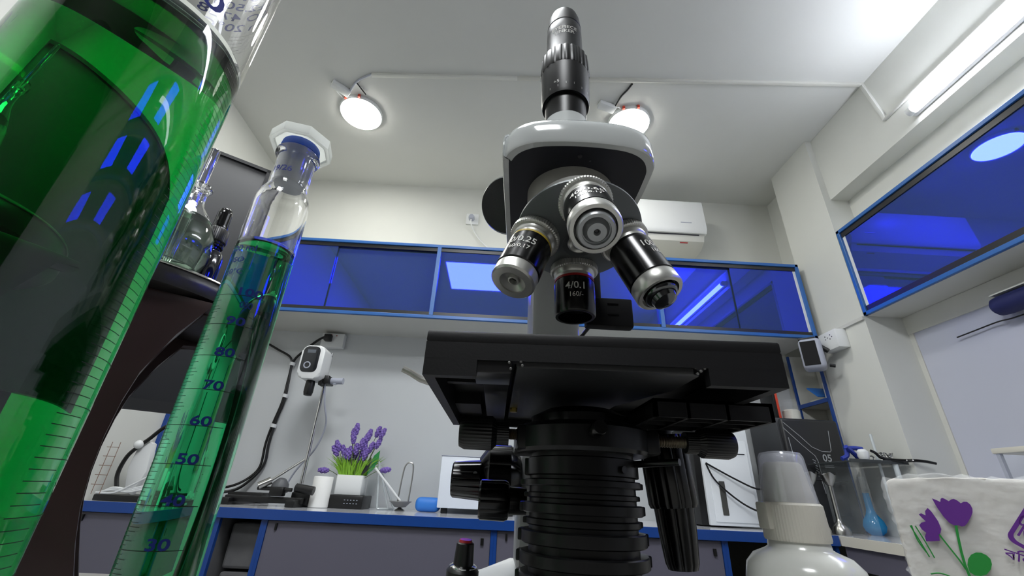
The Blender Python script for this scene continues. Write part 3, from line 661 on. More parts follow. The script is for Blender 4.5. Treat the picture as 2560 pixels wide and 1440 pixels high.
# small mixing cylinder
CS = (-.1368,.2128,0); dS = Vector((.1368,-.2128,0)).normalized()
t = thing('mixing_cylinder', (CS[0],CS[1],DZ), 'narrow stoppered glass cylinder with blue numbers and bright green liquid', 'measuring cylinder')
mk('glass_body', shell(nb(), [(.022,DZ+.0005), (.0225,DZ+.003), (.0185,DZ+.008), (.0150,DZ+.012), (.0150,.1450), (.0146,.1500), (.0136,.1545), (.0122,.1575), (.0110,.1600), (.0106,.1630), (.0108,.1820), (.0120,.1836), (.0129,.1850), (.0129,.1868), (.0120,.1880)],
   [(.0108,.1880), (.0100,.1860), (.0094,.1620), (.0098,.1595), (.0112,.1562), (.0125,.1535), (.0133,.1495), (.0137,.1450), (.0137,DZ+.016), (.010,DZ+.0145)], CS), glassm, t)
lathe(b := nb(), [(0,DZ+.0143), (.010,DZ+.0143), (.01375,DZ+.0158), (.01375,.1184), (.0133,.1170), (.0120,.1164), (0,.1162)], CS, n=96); mk('green_liquid', b, liqs, t)
sp = mk('stopper', lathe(nb(), [(0,.163), (.0080,.163), (.0088,.164), (.0095,.1855), (.0098,.1905), (0,.1905)], CS, n=48), stopm, t)
o8 = [(.0186*cos(radians(22.5+45*i+14)), .0186*sin(radians(22.5+45*i+14))) for i in range(8)]; i8 = [(x*.86, y*.86) for x, y in o8]
b = nb()
A = [b.verts.new((CS[0]+x,CS[1]+y,.1925)) for x, y in o8]; B_ = [b.verts.new((CS[0]+x,CS[1]+y,.1990)) for x, y in o8]
A2 = [b.verts.new((CS[0]+x,CS[1]+y,.1925)) for x, y in i8]; B2 = [b.verts.new((CS[0]+x,CS[1]+y,.1945)) for x, y in i8]
for i in range(8):
    j = (i+1) % 8; b.faces.new((A[i],A[j],B_[j],B_[i])); b.faces.new((A[i],A2[i],A2[j],A[j])); b.faces.new((A2[i],B2[i],B2[j],A2[j]))
b.faces.new(B2); b.faces.new(B_)
mk('stopper_plate', b, trans('stopper_white', (228,230,226), .08, .75), sp, 30)['label'] = 'octagonal white stopper top'
lathe(b := nb(), [(0,.1895), (.0108,.1895), (.0115,.1920), (.0112,.1943), (0,.1943)], CS, n=48); mk('stopper_core', b, stopb, sp)['label'] = 'blue core'
b = nb(); fr = dS
def sd(ang): return Matrix.Rotation(radians(ang), 3, 'Z') @ Vector((0,1,0))   # compass angle helper (counter-clockwise from +Y)
for k in range(1, 11):
    textcyl(b, str(k*10), .0058, CS, Z, sd(-158 if k < 10 else -151), .01508, .0856-(10-k)*.01572-.0002, 1.45, .00016)
textcyl(b, '19/26', .0055, CS, Z, sd(-186), .01092, .1690, 1, .0001)
textcyl(b, '100 ml', .0050, CS, Z, sd(-195), .01508, .1105, 1.2, .00008); textcyl(b, 'ISO', .0042, CS, Z, sd(-195), .01508, .1035, 1.2, .00006); textcyl(b, '20\u00b0C', .0042, CS, Z, sd(-195), .01508, .0965, 1.2, .00006)
textcyl(b, '080', .0048, CS, Z, sd(-150), .01508, .0785, .8, .00008)
mk('blue_lettering', b, paintb, t, 0)
b = nb(); d0 = Vector((0,-1,0))
for k in range(0, 91):
    z = .0835-(k)*.001572
    if z < -.085: break
    c = radians(-50); ln = .55 if k % 2 else .80
    if k % 10 == 0: arccyl(b, CS, Z, d0, .01508, z, radians(-52), radians(58), .0003)
    else: arccyl(b, CS, Z, d0, .01508, z, radians(-52), radians(-52)+ln*(1.25 if k % 10 == 5 else .75), .00022)
mk('scale_ticks', b, paintk, t, 0)

# ================================================================== DARK STAND, FLASK, DROPPER, MONITOR
SCn = Vector((-.377,.404,0))
t = thing('wooden_stand', (SCn.x,SCn.y,DZ), 'dark brown stand with a round black top and curved legs, behind the big cylinder', 'stand')
lathe(b := nb(), [(0,.142), (.111,.142), (.1175,.146), (.1185,.154), (.1175,.1625), (.1155,.1645), (0,.165)], SCn, n=128); mk('stand_top', b, blkwood, t, 50)
mk('rim_highlight', lathe(nb(), [(.1155,.1640), (.1180,.1625), (.1186,.1630), (.1162,.1652), (.1155,.1640)], SCn, n=128), steel, t)  # thin bright ring stands in for the highlight along the top's edge
an = radians(-40); nrm = Vector((sin(an),cos(an),0)); ud = Vector((cos(an),-sin(an),0)); k_ = .445/.43
poly = [(.046,.1425), (.0470,.1370), (.0267*k_,.1322*k_), (.0134*k_,.1049*k_), (.0067*k_,.0914*k_), (.001,.0709*k_), (-.0023,.0493*k_), (-.0035,.0239*k_), (-.0026,.0005), (.0003,-.0214*k_), (.0055,-.0423*k_), (.0114,-.0602*k_), (.024,DZ+.001)]
rp = [(-.085-(a+.0), z) for a, z in poly][::-1]
prism(b := nb(), poly+rp, nrm*.445, ud, Z, nrm, .022, .0015)
# left and right uprights only: cut the arch out below the apron
mk('curved_leg', b, brown, t, 30)
prism(b := nb(), poly+rp, nrm*.600, ud, Z, nrm, .022, .0015); mk('curved_leg', b, brown, t, 30)
an = radians(-42.0); FP = Vector((.46*sin(an), .46*cos(an), .165)) + Vector((cos(an),-sin(an),0))*.0022
t = thing('volumetric_flask', FP, 'small clear glass flask with pale green liquid standing on the dark stand', 'flask')
mk('glass_body', shell(nb(), [(.020,.0008), (.0255,.003), (.0295,.012), (.0305,.024), (.0290,.038), (.0240,.052), (.0165,.063), (.0112,.070), (.0095,.075), (.0090,.086), (.0105,.088), (.0122,.0905), (.0118,.0925)], [(.0104,.0925), (.0086,.090), (.0078,.084), (.0082,.075), (.0100,.0695), (.0153,.062), (.0228,.0512), (.0278,.0375), (.0293,.024), (.0283,.0125), (.0245,.0045), (.019,.0022)], FP, 64), glassm, t)
lathe(b := nb(), [(0,.0021), (.0190,.0021), (.0246,.0044), (.02835,.0124), (.02935,.024), (.02785,.0376), (.02285,.0513), (.0205,.0545), (.018,.0540), (0,.0538)], FP, n=64); mk('pale_liquid', b, liqf, t)
b = nb(); lathe(b, [(0,.003), (.0022,.003), (.0042,.090), (.0042,.1375), (.0032,.1392), (.0022,.1392), (.0022,.010), (0,.010)], FP+Vector((.0008,0,0)), n=32)
tag(mk('glass_tube', b, glassm), 'clear glass tube standing upright in the neck of the pale green flask', 'glass tube')
an = radians(-38.25); DP = Vector((.468*sin(an), .468*cos(an), .165))
t = thing('dropper_bottle', DP, 'small black dropper bottle on the dark stand beside the flask', 'dropper bottle')
mk('bottle', lathe(nb(), [(0,.0006), (.0115,.0006), (.0128,.002), (.0128,.026), (.0110,.032), (.0075,.036), (.0075,.040), (0,.040)], DP), M('cobalt_glass',(10,10,30),.06,coat=.5), t)
b = nb(); lathe(b, [(0,.0385), (.0092,.0385), (.0092,.0402), (.0082,.0412), (.0092,.0424), (.0092,.0438), (0,.0438)], DP); mk('neck_ring', b, blackg, t)
mk('screw_cap', lathe(nb(), [(0,.0436), (.0096,.0436), (.0102,.0446), (.0099,.0570), (.0088,.0588), (0,.0588)], DP, n=120, mod=lambda t, r, h: r*(1+.015*sin(40*t))), blackp, t, 30)
mk('rubber_bulb', lathe(nb(), [(0,.0585), (.0070,.0585), (.0072,.060), (.0066,.063), (.0066,.0765), (.0058,.0815), (.0035,.0840), (0,.0848)], DP), blackg, t)
MC = Vector((-.4619,.6532,0)); md = Vector((-.83,-.558,0)).normalized(); mn = Vector((-md.y, md.x, 0)); mn = mn if mn.dot(MC) > 0 else -mn
t = thing('monitor', (MC+md*.3)+Vector((0,0,DZ)), 'large dark monitor panel standing behind the dark stand at the left', 'monitor')
prism(b := nb(), rrect(.72, .452, .006, 3, .36, .310), MC+mn*.003, md, Z, mn, .028, .002); mk('back_panel', b, monm, t)
b = nb(); prism(b, [(0,.083), (.72,.083), (.72,.097), (0,.097)], MC, md, Z, mn, .003); prism(b, [(0,.530), (.72,.530), (.72,.5365), (0,.5365)], MC, md, Z, mn, .003); prism(b, [(0,.083), (.006,.083), (.006,.5365), (0,.5365)], MC, md, Z, mn, .003)
mk('bezel', b, monm, t, 0)
q = MC+md*.33+mn*.01; prism(b := nb(), [(-.03,DZ+.01), (.03,DZ+.01), (.03,.30), (-.03,.30)], q+mn*.022, md, Z, mn, .02); mk('stand_post', b, blackp, t, 0)
lathe(b := nb(), [(0,0), (.11,0), (.11,.008), (.03,.012), (0,.012)], (-.70,.455,DZ), n=48); mk('stand_base', b, blackp, t)

# ================================================================== SPRAY BOTTLE
PX, PY = .1268, .2; PP = (PX,PY,0)
t = thing('spray_bottle', (PX,PY,DZ), 'white plastic spray bottle with a clear cap in front of the right side', 'spray bottle')
mk('bottle', lathe(nb(), [(0,DZ+.0005), (.0195,DZ+.0005), (.0215,DZ+.003), (.0220,-.040), (.0218,-.0270), (.0206,-.0215), (.0175,-.0180), (.0128,-.0160), (.0115,-.0152), (.0112,-.0125), (0,-.0125)], PP, n=72), whitep2, t, 60)
co = mk('collar', lathe(nb(), [(0,-.0128), (.0119,-.0128), (.0122,-.0120), (.0117,.0005), (.0110,.0013), (0,.0013)], PP, n=200, mod=lambda t, r, h: r*(1+.006*sin(66*t))), nozz, t, 30)
mk('nozzle_lug', box(nb(), PX-.0132, PX-.008, PY-.004, PY+.004, -.009, .0012, .0008), nozz, t)
mk('nozzle', lathe(nb(), [(0,.0010), (.0098,.0010), (.0093,.0052), (.0090,.0056), (.0076,.0160), (.0066,.0172), (0,.0178)], PP, n=48), nozz, t)
mk('over_cap', lathe(nb(), [(.0108,.0014), (.0098,.0100), (.0089,.0195), (.0080,.0212), (.0050,.0218), (0,.0219), (0,.0210), (.0048,.0209), (.0074,.0204), (.0083,.0190), (.0092,.0100), (.0102,.0014), (.0108,.0014)], PP, n=64), frost, t, 50)

# ================================================================== TISSUE PACK
K = 1.6; TO = Vector((.242*K,.27*K,0)); tu = Vector((.7071,-.7071,0)); tn = Vector((-.7071,-.7071,0))
TZ1 = .0195*K; TZ0 = DZ+.001; TWD = .20; TH = TZ1-TZ0
t = thing('tissue_pack', TO+tu*.1-tn*.03+Vector((0,0,DZ)), 'film-wrapped white napkin pack printed with purple tulips in the right front corner', 'tissue pack')
def packmesh(grow, amp, seed, nx=56, nz=36):
    rnd = random.Random(seed); t_ = bmesh.new(); bmesh.ops.create_cube(t_, size=1)
    bmesh.ops.subdivide_edges(t_, edges=t_.edges[:], cuts=30, use_grid_fill=True)
    ph = [rnd.uniform(0,6.28) for _ in range(12)]
    for v in t_.verts:
        x, y, z = v.co*2
        d = (abs(x)**14+abs(y)**7+abs(z)**14)**(1/14.) if True else 1
        f = max(abs(x),abs(y),abs(z))/max(1e-6,(abs(x)**16+abs(y)**5+abs(z)**16)**(1/16.))
        X, Y, Zc = x, y, z
        # soften the corners
        r_ = .10; 
        X *= 1-.035*max(0,abs(y)-.4)-.03*abs(z)**6; Zc *= 1-.04*max(0,abs(y)-.5)**1-.02*abs(x)**8
        edge = max(abs(x),abs(z))
        w = amp*(sin(31*x+ph[0]+4*z)+sin(23*z*1.7+ph[1]+7*x)+.6*sin(57*x-41*z+ph[2]))*(.15+1.6*max(0,edge-.80)/.2)
        P = TO-tu*.016+tu*((X+1)/2*TWD)+Vector((0,0,TZ0+(Zc+1)/2*TH))-tn*(.033+Y*.033)
        P += tn*0
        nrm_ = Vector((0,0,0))
        if abs(abs(y)-1) < 1e-4: nrm_ += -tn*(1 if y > 0 else -1)*1
        if abs(abs(z)-1) < 1e-4: nrm_ += Vector((0,0,1 if z > 0 else -1))
        if abs(abs(x)-1) < 1e-4: nrm_ += tu*(1 if x > 0 else -1)
        v.co = P+nrm_*(grow+w)
        v.co.z = max(v.co.z, DZ+.0006)
    bmesh.ops.smooth_vert(t_, verts=t_.verts[:], factor=.5, use_axis_x=True, use_axis_y=True, use_axis_z=True)
    return t_
mk('napkin_stack', packmesh(-.0010, .0003, 3), tissue, t, 60)
mk('wrap_film', packmesh(.0012, .0011, 5), film, t, 60)
def dec(pts, off=.0030): return [(a*K, z*K) for a, z in pts]
def decal(name, polys, mat, off=.0034):
    b = nb()
    for pl_ in polys: prism(b, dec(pl_), TO+tn*(off-.0006), tu, Z, tn, .0004)
    return mk(name, b, mat, t, 0)
big = [(.0112,.0075), (.0130,.0066), (.0142,.0058), (.0148,.0074), (.0156,.0079), (.0166,.0074), (.0178,.0063), (.0190,.0072), (.0202,.0076), (.0214,.0068), (.0224,.0055), (.0238,.0063), (.0251,.0063), (.0260,.0050), (.0262,.0030), (.0257,.0012), (.0244,-.0010), (.0222,-.0040), (.0206,-.0056), (.0193,-.0060), (.0183,-.0054), (.0168,-.0058), (.0150,-.0046), (.0134,-.0016), (.0120,.003)]
sml = [(.0080,.0025), (.0090,.0008), (.0096,-.0010), (.0105,-.0040), (.0107,-.0078), (.0099,-.0096), (.0088,-.0110), (.0084,-.0136), (.0050,-.0142), (.0026,-.0144), (.0027,-.0120), (.0038,-.0102), (.0024,-.0086), (.0018,-.0066), (.0030,-.0053), (.0052,-.0044), (.0040,-.0026), (.0032,-.0010), (.0044,-.0004), (.0060,-.0014), (.0064,.0008)]
decal('tulip_print', [big], purp); decal('tulip_print', [sml], purp)
def strip(pts, w):
    L = [(a-w/2, z) for a, z in pts]; R_ = [(a+w/2, z) for a, z in pts][::-1]; return L+R_
decal('stem_print', [strip([(.0172,-.0055), (.0164,-.0110), (.0156,-.0177), (.0152,-.0240), (.0156,-.0330)], .0011), strip([(.0090,-.0104), (.0112,-.0160), (.0136,-.0218), (.0150,-.0262)], .0008)], greenp)
decal('leaf_print', [[(.0161,-.0240), (.0172,-.0212), (.0190,-.0190), (.0212,-.0178), (.0232,-.0177), (.0248,-.0186), (.0258,-.0202), (.0256,-.0225), (.0244,-.0250), (.0222,-.0274), (.0198,-.0284), (.0175,-.0284), (.0160,-.0272)]], greenp)
# tilted purple logo badge
lo = TO+tu*(.0475*K)+Vector((0,0,-.0055*K)); ca, sa = cos(radians(52)), sin(radians(52)); lr = tu*ca+Z*sa; lu = -tu*sa+Z*ca
b = nb(); ro = rrect(.024*K, .0155*K, .0035*K, 5); ri = rrect(.0205*K, .0122*K, .0028*K, 5)
for i in range(len(ro)):
    j = (i+1) % len(ro); vs = [b.verts.new(lo+tn*.0032+lr*p[0]+lu*p[1]) for p in (ro[i], ro[j], ri[j], ri[i])]; b.faces.new(vs)
textflat(b, '\u09ac\u09bf\u09a8\u09be', .0085*K, lo+tn*.0032+lu*.0022*K, lr, lu, 1, .0002); textflat(b, '\u099f\u09bf\u09b8\u09cd\u09af\u09c1', .0068*K, lo+tn*.0032-lu*.0034*K, lr, lu, 1, .0002)
textflat(b, '\u09ac\u09bf\u09a8\u09be', .0060*K, TO+tn*.0032+tu*(.0372*K)+Vector((0,0,-.0188*K)), (tu*cos(radians(-20))+Z*sin(radians(-20))), (-tu*sin(radians(-20))+Z*cos(radians(-20))), 1.1, .0001)
mk('logo_print', b, purp, t, 0)
b = nb()
for pts in ([(-.0052,-.0070), (-.0030,-.0150), (-.0012,-.0220)], [(-.0046,-.0068), (-.0040,-.0140), (-.0018,-.0200)], [(-.0030,-.0070), (-.0008,-.0150), (.0008,-.0222)]):
    tube(b, [TO+tu*((a+.003)*K)+tn*.0030+Vector((0,0,z*K)) for a, z in pts], .0005, 6, 4)
for pts in ([(-.0040,-.0300), (.0,-.0292), (.004,-.0306), (.0008,-.0330)],):
    tube(b, [TO+tu*((a+.004)*K)+tn*.0030+Vector((0,0,z*K)) for a, z in pts], .0006, 6, 4)
mk('grass_print', b, greenp, t, 0)

# ================================================================== ON THE BACK WORKTOP
z0 = ZT+.0006
# retort stand + stirrer
t = thing('retort_stand', (-.9, 2.2, z0), 'chrome retort stand with a black bench frame on the back worktop', 'stand')
mk('stand_rod', rod(nb(), (-.898,2.2,z0+.03), (-.898,2.2,.62), .0085, n=20), chrome, t)
b = nb(); box(b, -1.19, -.85, 2.13, 2.155, z0+.012, z0+.037, .004); box(b, -1.19, -1.15, 2.10, 2.34, z0, z0+.028, .004); box(b, -.90, -.86, 2.08, 2.34, z0, z0+.03, .004); box(b, -.92, -.84, 2.17, 2.23, z0+.01, z0+.06, .006)
mk('bench_frame', b, blackp, t)
b = nb(); rod(b, (-1.02,2.12,-.01), (-.90,2.18,.10), .005); rod(b, (-1.04,2.1,-.02), (-1.0,2.12,.005), .016)
mk('brace_rod', b, steel, t)
b = nb(); lathe(b, [(0,0), (.04,0), (.034,.03), (.016,.05), (0,.05)], (-.975,2.16,-.035), (.2,-.2,1), 24); mk('clamp_boss', b, M('grey_casting',(92,94,98),.5), t)
b = nb(); rod(b, (-1.05,2.12,-.028), (-.90,2.12,-.03), .008); rod(b, (-.88,2.11,-.02), (-.80,2.11,-.03), .018); box(b, -.99,-.93,2.10,2.14,-.058,-.02,.006)
mk('clamp_screw', b, blackp, t)
t = thing('overhead_stirrer', (-.95, 2.1, .46), 'white overhead stirrer with a black front panel held on the chrome rod', 'stirrer')
prism(b := nb(), rrect(.112, .165, .028, 6, -.938, .540), (0,2.075,0), (1,0,0), (0,0,1), (0,1,0), .105, .010, 3); mk('stirrer_housing', b, whitep, t, 50)
prism(b := nb(), rrect(.082, .130, .024, 6, -.945, .552), (0,2.0735,0), (1,0,0), (0,0,1), (0,1,0), .003, .001); mk('front_panel', b, M('panel_black',(34,36,40),.2), t)
mk('display', box(nb(), -.966,-.926,2.0722,2.0736,.583,.600), M('display_grey',(90,96,104),.2), t, 0)
lathe(b := nb(), [(.012,0), (.017,0), (.017,.003), (.012,.003), (.012,0)], (-.953,2.0736,.522), (0,-1,0), 32); mk('dial', b, greyp, t)
b = nb(); lathe(b, [(0,.46), (.020,.458), (.022,.44), (.022,.402), (.018,.386), (0,.383)], (-.940,2.13,0), n=32); mk('chuck', b, blackp, t)
b = nb(); box(b, -.903,-.86,2.14,2.22,.452,.492,.004); box(b, -.905,-.885,2.13,2.18,.44,.512,.004); mk('clamp_block', b, blackp, t)
b = nb(); rod(b, (-.86,2.18,.472), (-.80,2.18,.474), .016, n=20); rod(b, (-.84,2.18,.455), (-.84,2.18,.47), .010); mk('clamp_knob', b, greyp, t)
mk('mains_lead', tube(nb(), [(-.885,2.17,.455), (-.875,2.2,.36), (-.87,2.26,.27), (-.91,2.30,.16), (-1.0,2.34,.05), (-1.05,2.36,-.06), (-1.05,2.34,-.09)], .0045), greyp, t)
# black box left
t = thing('black_case', (-1.2, 2.25, z0), 'flat black case on the back worktop left of the retort stand', 'case')
mk('case_body', box(nb(), -1.30,-1.13,2.345,2.43,z0,z0+.045,.004), blackp, t)
b = nb(); box(b, -1.29,-1.14,2.343,2.345,z0+.015,z0+.022); mk('case_seam', b, greyp, t, 0)
# white cylinder
lathe(b := nb(), [(0,0), (.041,0), (.043,.002), (.043,.126), (.041,.129), (0,.129)], (-.800,2.2,z0), n=48)
tag(mk('white_tub', b, M('tub_white',(232,232,230),.5)), 'plain white cylindrical tub on the back worktop left of the lavender pot', 'tub')
# storage box with planter
t = thing('storage_box', (-.69, 2.3, z0), 'clear tray with a black base holding the potted lavender', 'storage box')
mk('box_base', box(nb(), -.775,-.605,2.205,2.36,z0,z0+.055,.004), blackp, t)
b = nb()
for i in range(5):
    for k in range(2): box(b, -.69+i*.014,-.684+i*.014,2.2042,2.2052,z0+.020+k*.014,z0+.023+k*.014)
mk('base_print', b, greyp, t, 0)
for xa in (-.785, -.602): mk('side_panel', box(nb(), xa,xa+.007,2.21,2.36,z0+.0555,z0+.22), glassthin, t, 0)
t = thing('potted_lavender', (-.69, 2.27, z0+.056), 'artificial lavender with grass in a square white pot on the back worktop', 'potted plant')
prism(b := nb(), rrect(.125,.10,.008,3), (-.69,2.275,z0+.0562), (1,0,0), (0,1,0), (0,0,1), .085, .002); mk('pot', b, potm, t)
b = nb(); rnd = random.Random(4)
for i in range(220):
    x = rnd.uniform(-.055,.055); y = rnd.uniform(-.04,.04); h = rnd.uniform(.05,.095); lx = x*1.0+rnd.uniform(-.03,.03); ly = rnd.uniform(-.03,.02)
    p = Vector((-.69+x,2.275+y,z0+.140)); q = p+Vector((lx*.5,ly*.5,h*.6)); e = p+Vector((lx*1.2,ly,h)); w = .0036
    v0 = b.verts.new(p+Vector((-w,0,0))); v1 = b.verts.new(p+Vector((w,0,0))); v2 = b.verts.new(q+Vector((w,0,0))); v3 = b.verts.new(q+Vector((-w,0,0))); v4 = b.verts.new(e)
    b.faces.new((v0,v1,v2,v3)); b.faces.new((v3,v2,v4))
mk('grass_tuft', b, grassm, t, 0, recalc=False)['kind'] = 'stuff'
for (x, z, bx) in ((-.705,.268,-.70), (-.722,.245,-.71), (-.640,.245,-.67), (-.600,.262,-.66), (-.570,.252,-.65), (-.790,.185,-.73), (-.760,.165,-.72), (-.730,.150,-.71), (-.665,.200,-.68), (-.618,.185,-.66), (-.690,.175,-.69), (-.845,.060,-.75), (-.520,.075,-.63), (-.712,.225,-.70), (-.650,.225,-.67), (-.745,.135,-.72), (-.700,.155,-.69), (-.675,.140,-.68), (-.640,.150,-.66), (-.718,.160,-.71), (-.652,.175,-.67), (-.800,.160,-.73), (-.585,.205,-.65)):
    y = 2.26+rnd.uniform(-.02,.02); tip = Vector((x,y-.01,z)); bs = Vector((bx,y,z0+.13)); md_ = bs.lerp(tip,.55)+Vector((0,0,.012))
    s_ = mk('lavender_stem', tube(nb(), [bs,md_,tip], .0016, 5, 4), stemm, t)
    b = nb(); d = (tip-md_).normalized(); L = .055 if z > .1 else .05
    for i in range(7):
        c = tip-d*(i*L/7-.01); rr = .0088*(.5+.5*sin((i+.7)/7.5*pi))
        for k in range(3):
            aa = k*2.09+i*.8; uu, vv, _ = basis(d); cc = c+(uu*cos(aa)+vv*sin(aa))*rr*.8
            bmesh.ops.create_icosphere(b, subdivisions=1, radius=rr, matrix=Matrix.Translation(cc))
    mk('flower_spike', b, lavf, s_, 60)
b = nb()
for ax_, x_, z_ in ((.18,-.585,.16),):
    prism(b, [(0,0), (.016,.03), (.018,.08), (.006,.12), (-.010,.09), (-.014,.03)], (-.618,2.25,z0+.145), (cos(.25),0,-sin(.25)), (sin(.32),0,cos(.32)), (0,1,0), .003)
mk('broad_leaf', b, leafg, t, 0)
b = nb(); prism(b, [(0,0), (.013,.03), (.012,.075), (0,.09), (-.010,.03)], (-.640,2.235,z0+.14), (cos(.3),0,-sin(.3)), (sin(.35),0,cos(.35)), (0,1,0), .003); mk('dark_leaf', b, M('dark_leaf',(20,24,30),.5), t, 0)
# glass tripods
t = thing('glass_stand', (-.51, 2.3, z0), 'clear glass rod stand on the back worktop right of the lavender pot', 'glass stand')
b = nb()
for p, q in (((-.575,2.26,.11),(-.50,2.28,z0+.004)), ((-.57,2.26,.10),(-.545,2.25,z0+.004)), ((-.575,2.26,.11),(-.485,2.33,z0+.004)), ((-.545,2.25,z0+.004),(-.485,2.33,z0+.004)), ((-.545,2.25,z0+.004),(-.50,2.28,z0+.004))): rod(b, p, q, .0045, n=10)
mk('glass_frame', b, M('pale_glass_rod',(225,232,234),.1,tr=.4), t)
b = nb(); rod(b, (-.575,2.215,.08), (-.44,2.235,z0+.042), .005, n=10)
tag(mk('white_rod', b, whitep), 'white stick leaning from the lavender pot into the small sieve', 'rod')
t = thing('tea_strainer', (-.43, 2.26, z0), 'small steel strainer with a tall wire loop on the back worktop', 'strainer')
lathe(b := nb(), [(0,.012), (.026,.016), (.046,.036), (.052,.038), (.052,.040), (.044,.039), (.024,.019), (0,.015)], (-.44,2.25,z0), n=32); mk('mesh_bowl', b, M('wire_mesh',(150,150,150),.35,.8,bump=1,scale=400), t)
b = nb(); tube(b, [(-.455,2.25,z0+.036), (-.448,2.26,.07), (-.437,2.26,.105), (-.420,2.26,.112), (-.405,2.26,.10), (-.402,2.26,.05), (-.405,2.25,z0+.036)], .0035, 8, 6); mk('wire_loop', b, steel, t)
lathe(b := nb(), [(0,0), (.025,0), (.02,.006), (.006,.013), (0,.013)], (-.44,2.25,z0), n=24); mk('foot', b, steel, t)
b = nb(); box(b, -.372,-.255,2.24,2.31,z0,z0+.062,.024,None,4); bb = nb()
tag(mk('blue_glove', b, bluegl, None, 60), 'folded blue rubber glove on the back worktop beside the white instrument', 'glove')
bb.free()
# white instrument
t = thing('white_instrument', (-.1, 2.25, z0), 'white box-shaped instrument on black feet on the back worktop behind the focus knobs', 'instrument')
mk('housing', box(nb(), -.262,.10,2.19,2.40,z0+.022,.146,.004), M('instrument_white',(222,228,238),.35), t)
mk('top_edge', box(nb(), -.264,.102,2.188,2.402,.146,.150,.001), greyp, t)
for x in (-.245,.06): mk('foot', box(nb(), x,x+.028,2.21,2.24,z0,z0+.0225,.002), blackp, t)
b = nb(); box(b, .12,.40,2.18,2.38,z0,z0+.03,.004)
tag(mk('white_tray', b, whitep), 'low white tray on the back worktop just right behind the condenser', 'tray')
# white cabinet instrument
t = thing('desktop_dryer', (1.08, 2.12, z0), 'white and black upright instrument on the back worktop left of the spray bottle', 'instrument')
b = nb(); box(b, .935,1.205,2.14,2.43,z0+.004,.335,.005); mk('housing', b, blackp, t)
b = nb(); box(b, .90,1.222,2.138,2.43,.335,.348,.003); mk('lid', b, whitep, t)
b = nb(); box(b, .965,1.200,2.118,2.139,z0+.006,.334,.004); fp = mk('front_panel', b, M('instrument_front',(226,230,234),.4), t)
b = nb(); box(b, .99,1.185,2.112,2.119,z0+.02,.27,.004); mk('front_door', b, M('instrument_door',(234,238,242),.35), t)
mk('window_slot', box(nb(), 1.025,1.052,2.109,2.113,-.050,.090,.002), M('slot_dark',(70,70,66),.25), t, 0)
mk('badge', box(nb(), 1.13,1.17,2.1105,2.1122,.208,.213), trackm, t, 0)
b = nb(); tube(b, [(.975,2.105,.165), (1.02,2.10,.14), (1.10,2.09,.098), (1.18,2.085,.065), (1.23,2.085,.075), (1.25,2.10,.11)], .004)
mk('cable', b, blackp, t)
b = nb(); tube(b, [(.975,2.105,.163), (1.0,2.10,.10), (1.05,2.09,.045), (1.12,2.085,-.005), (1.19,2.085,-.03), (1.23,2.085,-.015), (1.25,2.10,.01)], .004)
mk('cable', b, blackp, t)
b = nb(); box(b, 1.235,1.30,2.02,2.09,.062,.078,.002); box(b, 1.238,1.30,2.03,2.09,-.055,.062,.002); 
t = thing('bench_device', (1.27, 2.05, z0), 'small grey and black bench device partly hidden behind the spray bottle', 'device')
mk('device_body', b, blackp, t)
b = nb(); box(b, 1.225,1.285,2.0,2.09,-.066,-.034,.003); box(b, 1.232,1.29,2.01,2.09,z0,z0+.012,.002); box(b, 1.235,1.28,2.01,2.08,z0+.012,-.066); mk('device_tray', b, steel, t)
# black computer case
t = thing('computer_case', (1.52, 2.2, z0), 'large black computer case with silver line pattern and the number 05', 'computer case')
b = nb(); box(b, 1.392,1.675,2.125,2.155,z0+.004,.392,.012,None,3); mk('front_panel', b, M('case_black',(34,35,38),.4), t, 40)
b = nb(); box(b, 1.385,1.68,2.155,2.40,z0+.004,.398,.004); mk('case_body', b, M('case_grey',(58,60,64),.45), t)
yf = 2.124
def trace(b, pts, w=.0028):
    for (xa, za), (xb, zb_) in zip(pts, pts[1:]):
        p = Vector((xa,yf,za)); q = Vector((xb,yf,zb_)); d = (q-p); L = d.length; d.normalize(); n_ = Vector((-d.z,0,d.x))
        prism(b, [(-.001,-w/2), (L+.001,-w/2), (L+.001,w/2), (-.001,w/2)], p, d, n_, Vector((0,1,0)), .001, off=-.0008)
b = nb()
trace(b, [(1.40,.372), (1.47,.308), (1.515,.262), (1.56,.243)]); trace(b, [(1.56,.243), (1.60,.243), (1.606,.250), (1.617,.34)])
trace(b, [(1.395,.345), (1.47,.268), (1.52,.222), (1.528,.20)]); trace(b, [(1.528,.20), (1.53,.13), (1.523,.12), (1.528,.06)]); trace(b, [(1.41,.30), (1.416,.20)])
for k in range(7): trace(b, [(1.505+k*.0015,.205-k*.012), (1.517+k*.0015,.198-k*.012)], .003)
trace(b, [(1.556,.186), (1.597,.186)], .003); trace(b, [(1.557,.174), (1.599,.174)], .003)
textflat(b, '05', .045, (1.577,yf-.0008,.213), (1,0,0), (0,0,1), 1, .0008)
mk('line_pattern', b, M('silver_print',(165,168,172),.4), t, 0)
b = nb(); box(b, 1.562,1.628,2.121,2.125,-.03,.10,.002); mk('smoked_window', b, M('smoke',(26,24,24),.15), t, 0)
mk('side_seam', box(nb(), 1.44,1.66,2.1225,2.1252,.113,.116), blackg, t, 0)
